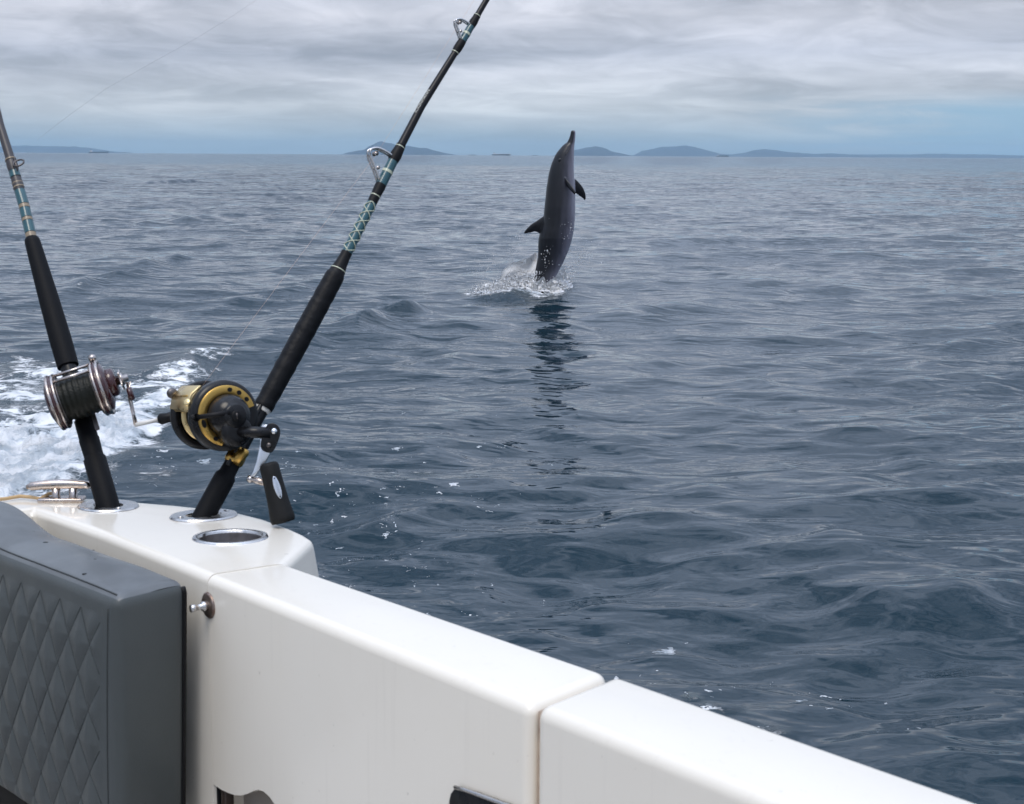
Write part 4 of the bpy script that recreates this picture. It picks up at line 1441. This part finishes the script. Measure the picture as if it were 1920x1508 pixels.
V, Fc = [], []
SEG = 40
for (cy, xl, xr) in prof:
    a, b = dp(xl, cy), dp(xr, cy)
    c = (a + b) / 2
    hw = (b - a).length / 2
    if cy < 200: dr = hw * 1.0
    else:
        q_ = max(0.0, min(1.0, (cy - 650) / 800)); q_ = q_ * q_ * (3 - 2 * q_)
        dr = hw * (0.92 - 0.40 * q_)
    for k in range(SEG):
        t = 2 * math.pi * k / SEG
        V.append(c + Vector((math.cos(t) * hw, -math.sin(t) * dr, 0)))
for i in range(len(prof) - 1):
    for k in range(SEG):
        k2 = (k + 1) % SEG
        Fc.append([i * SEG + k, i * SEG + k2, (i + 1) * SEG + k2, (i + 1) * SEG + k])
Fc.append(list(range(SEG))[::-1]); Fc.append([(len(prof) - 1) * SEG + k for k in range(SEG)])


def fin(sections):
    """sections: (centre, half chord vector, half thickness vector)"""
    V, Fc = [], []
    n = 20
    for c, h, th in sections:
        for k in range(n):
            t = 2 * math.pi * k / n
            V.append(c + h * math.cos(t) + th * math.sin(t) * (1 - 0.35 * math.cos(t)))
    for i in range(len(sections) - 1):
        for k in range(n):
            k2 = (k + 1) % n
            Fc.append([i * n + k, i * n + k2, (i + 1) * n + k2, (i + 1) * n + k])
    Fc.append(list(range(n))[::-1]); Fc.append([(len(sections) - 1) * n + k for k in range(n)])
    return V, Fc


def sec(p, q, th, Y=DY):
    a, b = dp(*p, Y), dp(*q, Y)
    return ((a + b) / 2, (b - a) / 2, Vector((0, th, 0)))


dors = fin([sec((700, 762), (690, 925), 0.035), sec((663, 778), (640, 918), 0.026), sec((640, 795), (617, 905), 0.020), sec((610, 815), (596, 899), 0.015),
            sec((576, 836), (568, 908), 0.014), sec((550, 858), (543, 912), 0.012), sec((528, 882), (524, 916), 0.010), sec((514, 902), (514, 916), 0.009)])
# far flipper (broad) and near flipper (seen almost edge on)
YF, YN = DY + 0.13, DY - 0.15
farf = fin([sec((880, 470), (860, 570), 0.022, YF - 0.06), sec((912, 482), (905, 590), 0.018, YF - 0.02), sec((935, 500), (925, 602), 0.016, YF), sec((960, 528), (950, 622), 0.013, YF + 0.03),
            sec((982, 560), (970, 637), 0.011, YF + 0.05), sec((997, 600), (985, 650), 0.009, YF + 0.07), sec((1000, 636), (993, 658), 0.007, YF + 0.08)])
nearf = fin([sec((835, 462), (822, 500), 0.055, YN + 0.06), sec((848, 478), (836, 520), 0.05, YN), sec((868, 505), (852, 548), 0.042, YN - 0.04), sec((888, 532), (872, 572), 0.034, YN - 0.09),
             sec((905, 560), (893, 592), 0.024, YN - 0.13), sec((921, 590), (912, 612), 0.014, YN - 0.16)])
# flukes just under the surface
tb_ = dp(665, 1540)
fluk = []
for s in (-1, 1):
    fluk.append(fin([(tb_ + Vector((0, 0.02 * s, 0.03)), Vector((0.0, 0, 0.11)), Vector((0.03, 0, 0))),
                     (tb_ + Vector((0.0, 0.12 * s, 0.0)), Vector((0.0, 0, 0.08)), Vector((0.02, 0, 0))),
                     (tb_ + Vector((0.0, 0.24 * s, -0.06)), Vector((0.0, 0, 0.04)), Vector((0.012, 0, 0))),
                     (tb_ + Vector((0.0, 0.30 * s, -0.10)), Vector((0.0, 0, 0.012)), Vector((0.008, 0, 0)))]))
DOL = put('dolphin', merge((V, Fc), dors, farf, nearf, *fluk), ALU)
md = DOL.modifiers.new('r', 'REMESH'); md.mode = 'VOXEL'; md.voxel_size = 0.0065
md2 = DOL.modifiers.new('s', 'SMOOTH'); md2.iterations = 5; md2.factor = 0.5
bpy.context.view_layer.update()
nm = bpy.data.meshes.new_from_object(DOL.evaluated_get(bpy.context.evaluated_depsgraph_get()))
DOL.modifiers.clear(); DOL.data = nm
nm.polygons.foreach_set('use_smooth', [True] * len(nm.polygons))
base = Vector((DX, DY, 0))
nm.transform(Matrix.Translation(-base)); DOL.location = base
tag(DOL, 'grey dolphin leaping upright out of the splash, snout to the sky', 'dolphin')
# skin: slate back shading to a paler lilac-grey belly; colour follows the body, from back to belly
zs = [dp(0, c[0]).z for c in prof][::-1]
xls = [dp(c[1], c[0]).x for c in prof][::-1]
xrs = [dp(c[2], c[0]).x for c in prof][::-1]
co = np.empty(len(nm.vertices) * 3, dtype=np.float32); nm.vertices.foreach_get('co', co)
co = co.reshape(-1, 3)
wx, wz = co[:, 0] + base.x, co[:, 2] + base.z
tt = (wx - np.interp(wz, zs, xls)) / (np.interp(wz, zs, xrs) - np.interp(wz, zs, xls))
isfin = ((tt > 1.03) | (tt < -0.03) | (((np.abs(co[:, 1]) > 0.178) & (wz > dp(0, 630).z) & (wz < dp(0, 450).z)))).astype(np.float32)
# far flipper and near flipper are dark
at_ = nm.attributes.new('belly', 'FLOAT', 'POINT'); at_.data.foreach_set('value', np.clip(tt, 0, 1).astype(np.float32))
at_ = nm.attributes.new('fin', 'FLOAT', 'POINT'); at_.data.foreach_set('value', isfin)
SKIN = bpy.data.materials.new('dolphin_skin'); SKIN.use_nodes = True
nt = SKIN.node_tree; p = nt.nodes['Principled BSDF']
bl = N(nt, 'ShaderNodeAttribute', attribute_name='belly').outputs['Fac']
fi = N(nt, 'ShaderNodeAttribute', attribute_name='fin').outputs['Fac']
tcn = N(nt, 'ShaderNodeTexCoord')
ns = N(nt, 'ShaderNodeTexNoise', i_Scale=3.0, i_Detail=4.0)
mpp = N(nt, 'ShaderNodeMapping'); mpp.inputs['Scale'].default_value = (5, 5, 1.0)
nt.links.new(tcn.outputs['Object'], mpp.inputs[0]); nt.links.new(mpp.outputs[0], ns.inputs['Vector'])
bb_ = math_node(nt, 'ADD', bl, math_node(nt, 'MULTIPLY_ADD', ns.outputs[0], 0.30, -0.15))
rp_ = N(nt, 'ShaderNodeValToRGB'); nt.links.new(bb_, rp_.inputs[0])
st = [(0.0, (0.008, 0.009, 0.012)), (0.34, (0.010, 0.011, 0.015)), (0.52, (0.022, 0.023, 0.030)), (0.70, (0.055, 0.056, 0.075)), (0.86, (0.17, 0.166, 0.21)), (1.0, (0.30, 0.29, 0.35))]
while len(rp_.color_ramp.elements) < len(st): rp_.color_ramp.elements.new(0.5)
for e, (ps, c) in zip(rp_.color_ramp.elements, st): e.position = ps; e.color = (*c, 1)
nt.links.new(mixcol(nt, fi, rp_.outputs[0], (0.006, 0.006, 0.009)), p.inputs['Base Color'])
p.inputs['Roughness'].default_value = 0.42
p.inputs['Coat Weight'].default_value = 0.2
p.inputs['Coat Roughness'].default_value = 0.16
p.inputs['Specular IOR Level'].default_value = 0.3
nb = N(nt, 'ShaderNodeTexNoise', i_Scale=60.0, i_Detail=3.0); nt.links.new(tcn.outputs['Object'], nb.inputs['Vector'])
bn = N(nt, 'ShaderNodeBump', i_Strength=1.0, i_Distance=0.0015); nt.links.new(nb.outputs[0], bn.inputs['Height']); nt.links.new(bn.outputs[0], p.inputs['Normal'])
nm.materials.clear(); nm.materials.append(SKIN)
# eye and mouth line on the near side
EYE = pmat('dolphin_eye', (0.003, 0.003, 0.004), 0.08)


def skin_pt(cx, cy, off=0.0):
    r = ray(860 + cx / 4.1889, 220 + cy / 4.1889)
    ok, loc, nn, _ = DOL.ray_cast(CAMP - base, r.normalized())
    return (loc + base + nn * off) if ok else dp(cx, cy)


e = skin_pt(797, 338, -0.004)
put('eye', lathe(e, (0, -1, 0), [(0.0, -0.014), (0.024, -0.005), (0.026, 0.0), (0.019, 0.006), (0.0, 0.009)], 16), EYE, DOL)
mp_ = [skin_pt(x, y, 0.0) for x, y in ((905, 120), (900, 150), (893, 180), (885, 210), (874, 240), (860, 268), (845, 290), (835, 300))]
put('mouth_line', tube(mp_, 0.0035, 6), EYE, DOL)

# ------------------------------------------------------------------ splash
SPL = bpy.data.materials.new('white_splash'); SPL.use_nodes = True
nt = SPL.node_tree; p = nt.nodes['Principled BSDF']
p.inputs['Base Color'].default_value = (0.86, 0.88, 0.90, 1); p.inputs['Roughness'].default_value = 0.3
p.inputs['Subsurface Weight'].default_value = 0.0
SHEET = bpy.data.materials.new('splash_veil'); SHEET.use_nodes = True
nt = SHEET.node_tree; p = nt.nodes['Principled BSDF']
p.inputs['Base Color'].default_value = (0.95, 0.96, 0.97, 1); p.inputs['Roughness'].default_value = 0.15
tcn = N(nt, 'ShaderNodeTexCoord')
ns = N(nt, 'ShaderNodeTexNoise', i_Scale=9.0, i_Detail=8.0, i_Roughness=0.72, i_Distortion=1.0)
nt.links.new(tcn.outputs['Object'], ns.inputs['Vector'])
dn = N(nt, 'ShaderNodeAttribute', attribute_name='dense').outputs['Fac']
al = maprange(nt, math_node(nt, 'ADD', dn, math_node(nt, 'MULTIPLY_ADD', ns.outputs[0], 1.7, -0.55)), 0.05, 0.85)
nt.links.new(al, p.inputs['Alpha'])
bn = N(nt, 'ShaderNodeBump', i_Strength=1.0, i_Distance=0.03); nt.links.new(ns.outputs[0], bn.inputs['Height']); nt.links.new(bn.outputs[0], p.inputs['Normal'])


for M_ in (SPL, SHEET):
    t2 = M_.node_tree
    g2 = N(t2, 'ShaderNodeNewGeometry')
    va = N(t2, 'ShaderNodeVectorMath', operation='ADD'); va.inputs[1].default_value = (0, -0.1, 1.0)
    t2.links.new(g2.outputs['Normal'], va.inputs[0])
    vb_ = N(t2, 'ShaderNodeVectorMath', operation='NORMALIZE'); t2.links.new(va.outputs[0], vb_.inputs[0])
    if M_ is SPL:
        t2.links.new(vb_.outputs[0], t2.nodes['Principled BSDF'].inputs['Normal'])
    else:
        t2.links.new(vb_.outputs[0], bn.inputs['Normal'])


def veil(top, bot, dens, Y0v, Y1v, nu=60, nv=26, seed=0.0):
    """sheet of water between an upper rim and its foot, rippled in depth"""
    V, Fc, dd = [], [], []
    for i in range(nu + 1):
        u = i / nu
        tx = np.interp(u, np.linspace(0, 1, len(top)), [q[0] for q in top]); ty = np.interp(u, np.linspace(0, 1, len(top)), [q[1] for q in top])
        bx = np.interp(u, np.linspace(0, 1, len(bot)), [q[0] for q in bot]); by = np.interp(u, np.linspace(0, 1, len(bot)), [q[1] for q in bot])
        for j in range(nv + 1):
            v = j / nv
            cx, cy = tx * (1 - v) + bx * v, ty * (1 - v) + by * v
            yy_ = Y0v + (Y1v - Y0v) * v + 0.10 * mnoise.noise(Vector((u * 5, v * 3, seed))) + 0.12 * math.sin(v * math.pi)
            q = dp(cx, cy, yy_)
            V.append(q + Vector((0, 0, 0.02 * mnoise.noise(Vector((u * 9, v * 5, seed + 4))))))
            dd.append(dens[0] * (1 - v) + dens[1] * v - 0.5 * (abs(u - 0.5) * 2) ** 6)
    for i in range(nu):
        for j in range(nv):
            a = i * (nv + 1) + j
            Fc.append([a, a + nv + 1, a + nv + 2, a + 1])
    return V, Fc, dd


VS, FS, DD = [], [], []
for args in [([(110, 1385), (200, 1305), (310, 1300), (345, 1200), (430, 1130), (530, 1115), (610, 1060), (640, 1150)], [(90, 1395), (200, 1395), (300, 1390), (380, 1370), (450, 1370), (540, 1370), (620, 1370), (680, 1370)], (0.30, 1.4), DY + 0.25, DY + 0.05, 60, 26, 1.0),
             ([(330, 1300), (420, 1250), (500, 1235), (560, 1225), (600, 1260), (650, 1300)], [(300, 1385), (400, 1375), (480, 1375), (560, 1370), (640, 1365), (720, 1370)], (0.30, 1.2), DY - 0.10, DY - 0.28, 50, 22, 2.0),
             ([(560, 1330), (620, 1290), (665, 1250), (690, 1300), (745, 1260), (790, 1280), (830, 1310)], [(540, 1385), (600, 1380), (660, 1375), (720, 1395), (770, 1390), (830, 1370)], (0.2, 0.75), DY - 0.26, DY - 0.32, 50, 22, 3.0),
             ([(650, 1180), (760, 1210), (830, 1190), (880, 1250)], [(660, 1370), (740, 1370), (820, 1350), (900, 1340)], (0.1, 0.6), DY + 0.25, DY + 0.15, 40, 20, 4.0)]:
    v_, f_, d_ = veil(*args)
    o_ = len(VS); VS += v_; FS += [[i + o_ for i in f] for f in f_]; DD += d_
sv = put('water_splash', (VS, FS), SHEET)
at_ = sv.data.attributes.new('dense', 'FLOAT', 'POINT'); at_.data.foreach_set('value', np.array(DD, dtype=np.float32))
tag(sv, kind='stuff')
# droplets thrown up around the body
V, Fc = [], []


def drop(c, r, st=None):
    o_ = len(V)
    ax = [Vector((r, 0, 0)), Vector((0, r, 0)), Vector((0, 0, r * random.uniform(0.8, 1.9)))]
    if st: ax[2] = st
    for a in ax: V.append(c + a); V.append(c - a)
    for a in (0, 1):
        for b in (2, 3):
            for d in (4, 5): Fc.append([o_ + a, o_ + b, o_ + d])


def spray(n, pts, sx, sy, r0, r1, dY=0.35):
    for _ in range(n):
        k = random.random() * (len(pts) - 1); i = int(k); f = k - i
        x = pts[i][0] * (1 - f) + pts[i + 1][0] * f + random.gauss(0, sx)
        y = pts[i][1] * (1 - f) + pts[i + 1][1] * f + random.gauss(0, sy)
        c = dp(x, min(y, 1385), DY + random.gauss(0, dY))
        if c.z < 0.0: continue
        drop(c, random.uniform(r0, r1) * (0.6 + random.random() ** 3))


spray(3800, [(130, 1388), (300, 1350), (420, 1310), (600, 1250)], 30, 30, 0.003, 0.011)
spray(1300, [(540, 1350), (640, 1335), (700, 1335), (790, 1320), (830, 1310)], 35, 26, 0.003, 0.011)
spray(260, [(690, 1180), (690, 1080), (740, 1020)], 22, 40, 0.003, 0.007, 0.1)
spray(170, [(800, 1000), (850, 920), (880, 860), (850, 790)], 18, 30, 0.003, 0.006, 0.1)
spray(260, [(820, 1250), (900, 1180), (980, 1090), (1000, 1050)], 40, 45, 0.003, 0.007)
spray(200, [(130, 1230), (190, 1180), (300, 1150), (420, 1060), (430, 960)], 40, 50, 0.002, 0.005)
spray(90, [(980, 1160), (900, 980), (820, 900)], 70, 80, 0.002, 0.004)
so = put('spray_droplets', (V, Fc), SPL)
tag(so, kind='stuff')

# ------------------------------------------------------------------ ships on the horizon
HULL = pmat('dark_ship_hull', (0.03, 0.04, 0.06), 0.6)
SUPER = pmat('white_superstructure', (0.75, 0.74, 0.76), 0.5)
REDH = pmat('red_ship_hull', (0.14, 0.06, 0.06), 0.6)


def ship(px, py, wpx, Y, kind, label):
    c = onY(px, py, Y); c.z = 0
    Ln = wpx / F * Y
    t = empty('cargo_ship', c, label, 'ship', 'ships far out on the horizon')
    hl, hh, hb_ = Ln / 2, Ln * 0.055, Ln * 0.075
    deck = [(-hl, 0), (-hl * 0.96, -hb_), (hl * 0.78, -hb_), (hl, 0), (hl * 0.78, hb_), (-hl * 0.96, hb_)]
    Vh = []
    for z, s in ((-2, 0.9), (hh, 1.0)):
        for x, y in deck: Vh.append(c + Vector((x * s, y * s, z + (hh * 0.35 if x > hl * 0.7 and z > 0 else 0))))
    Fh = [[i, (i + 1) % 6, (i + 1) % 6 + 6, i + 6] for i in range(6)] + [list(range(6))[::-1], list(range(6, 12))]
    put('hull', (Vh, Fh), HULL, t, False)
    dx = -hl * 0.72
    put('deckhouse', box(c + Vector((dx, 0, hh + Ln * 0.035)), (Ln * 0.05, 0, 0), (0, hb_ * 0.8, 0), (0, 0, Ln * 0.035)), SUPER, t, False)
    put('funnel', box(c + Vector((dx - Ln * 0.03, 0, hh + Ln * 0.085)), (Ln * 0.012, 0, 0), (0, Ln * 0.01, 0), (0, 0, Ln * 0.018)), HULL, t, False)
    if kind in 'bc':
        for k in range(4 if kind == 'c' else 5):
            xx = -hl * 0.45 + k * Ln * 0.16
            put('cargo_stack', box(c + Vector((xx, 0, hh + Ln * 0.015)), (Ln * 0.065, 0, 0), (0, hb_ * 0.8, 0), (0, 0, Ln * (0.014 + 0.008 * (k % 2)))), SUPER if kind == 'b' else HULL, t, False)
    put('mast', box(c + Vector((hl * 0.7, 0, hh + Ln * 0.03)), (Ln * 0.004, 0, 0), (0, Ln * 0.004, 0), (0, 0, Ln * 0.03)), HULL, t, False)


ship(185, 286, 38, 7000, 'a', 'long low dark ship on the horizon at far left')
ship(885, 291, 14, 6500, 'a', 'small dark ship just right of the tall left island')
ship(940, 291, 36, 6000, 'b', 'ship with pale cargo on the horizon between rod and dolphin')
ship(1003, 292, 11, 6500, 'a', 'tiny dark ship on the horizon just left of the dolphin')
ship(1355, 294, 24, 6500, 'c', 'dark cargo ship under the gap between the two right islands')
ship(1495, 294, 5, 5000, 'b', 'tiny pale vessel on the horizon right of the islands')
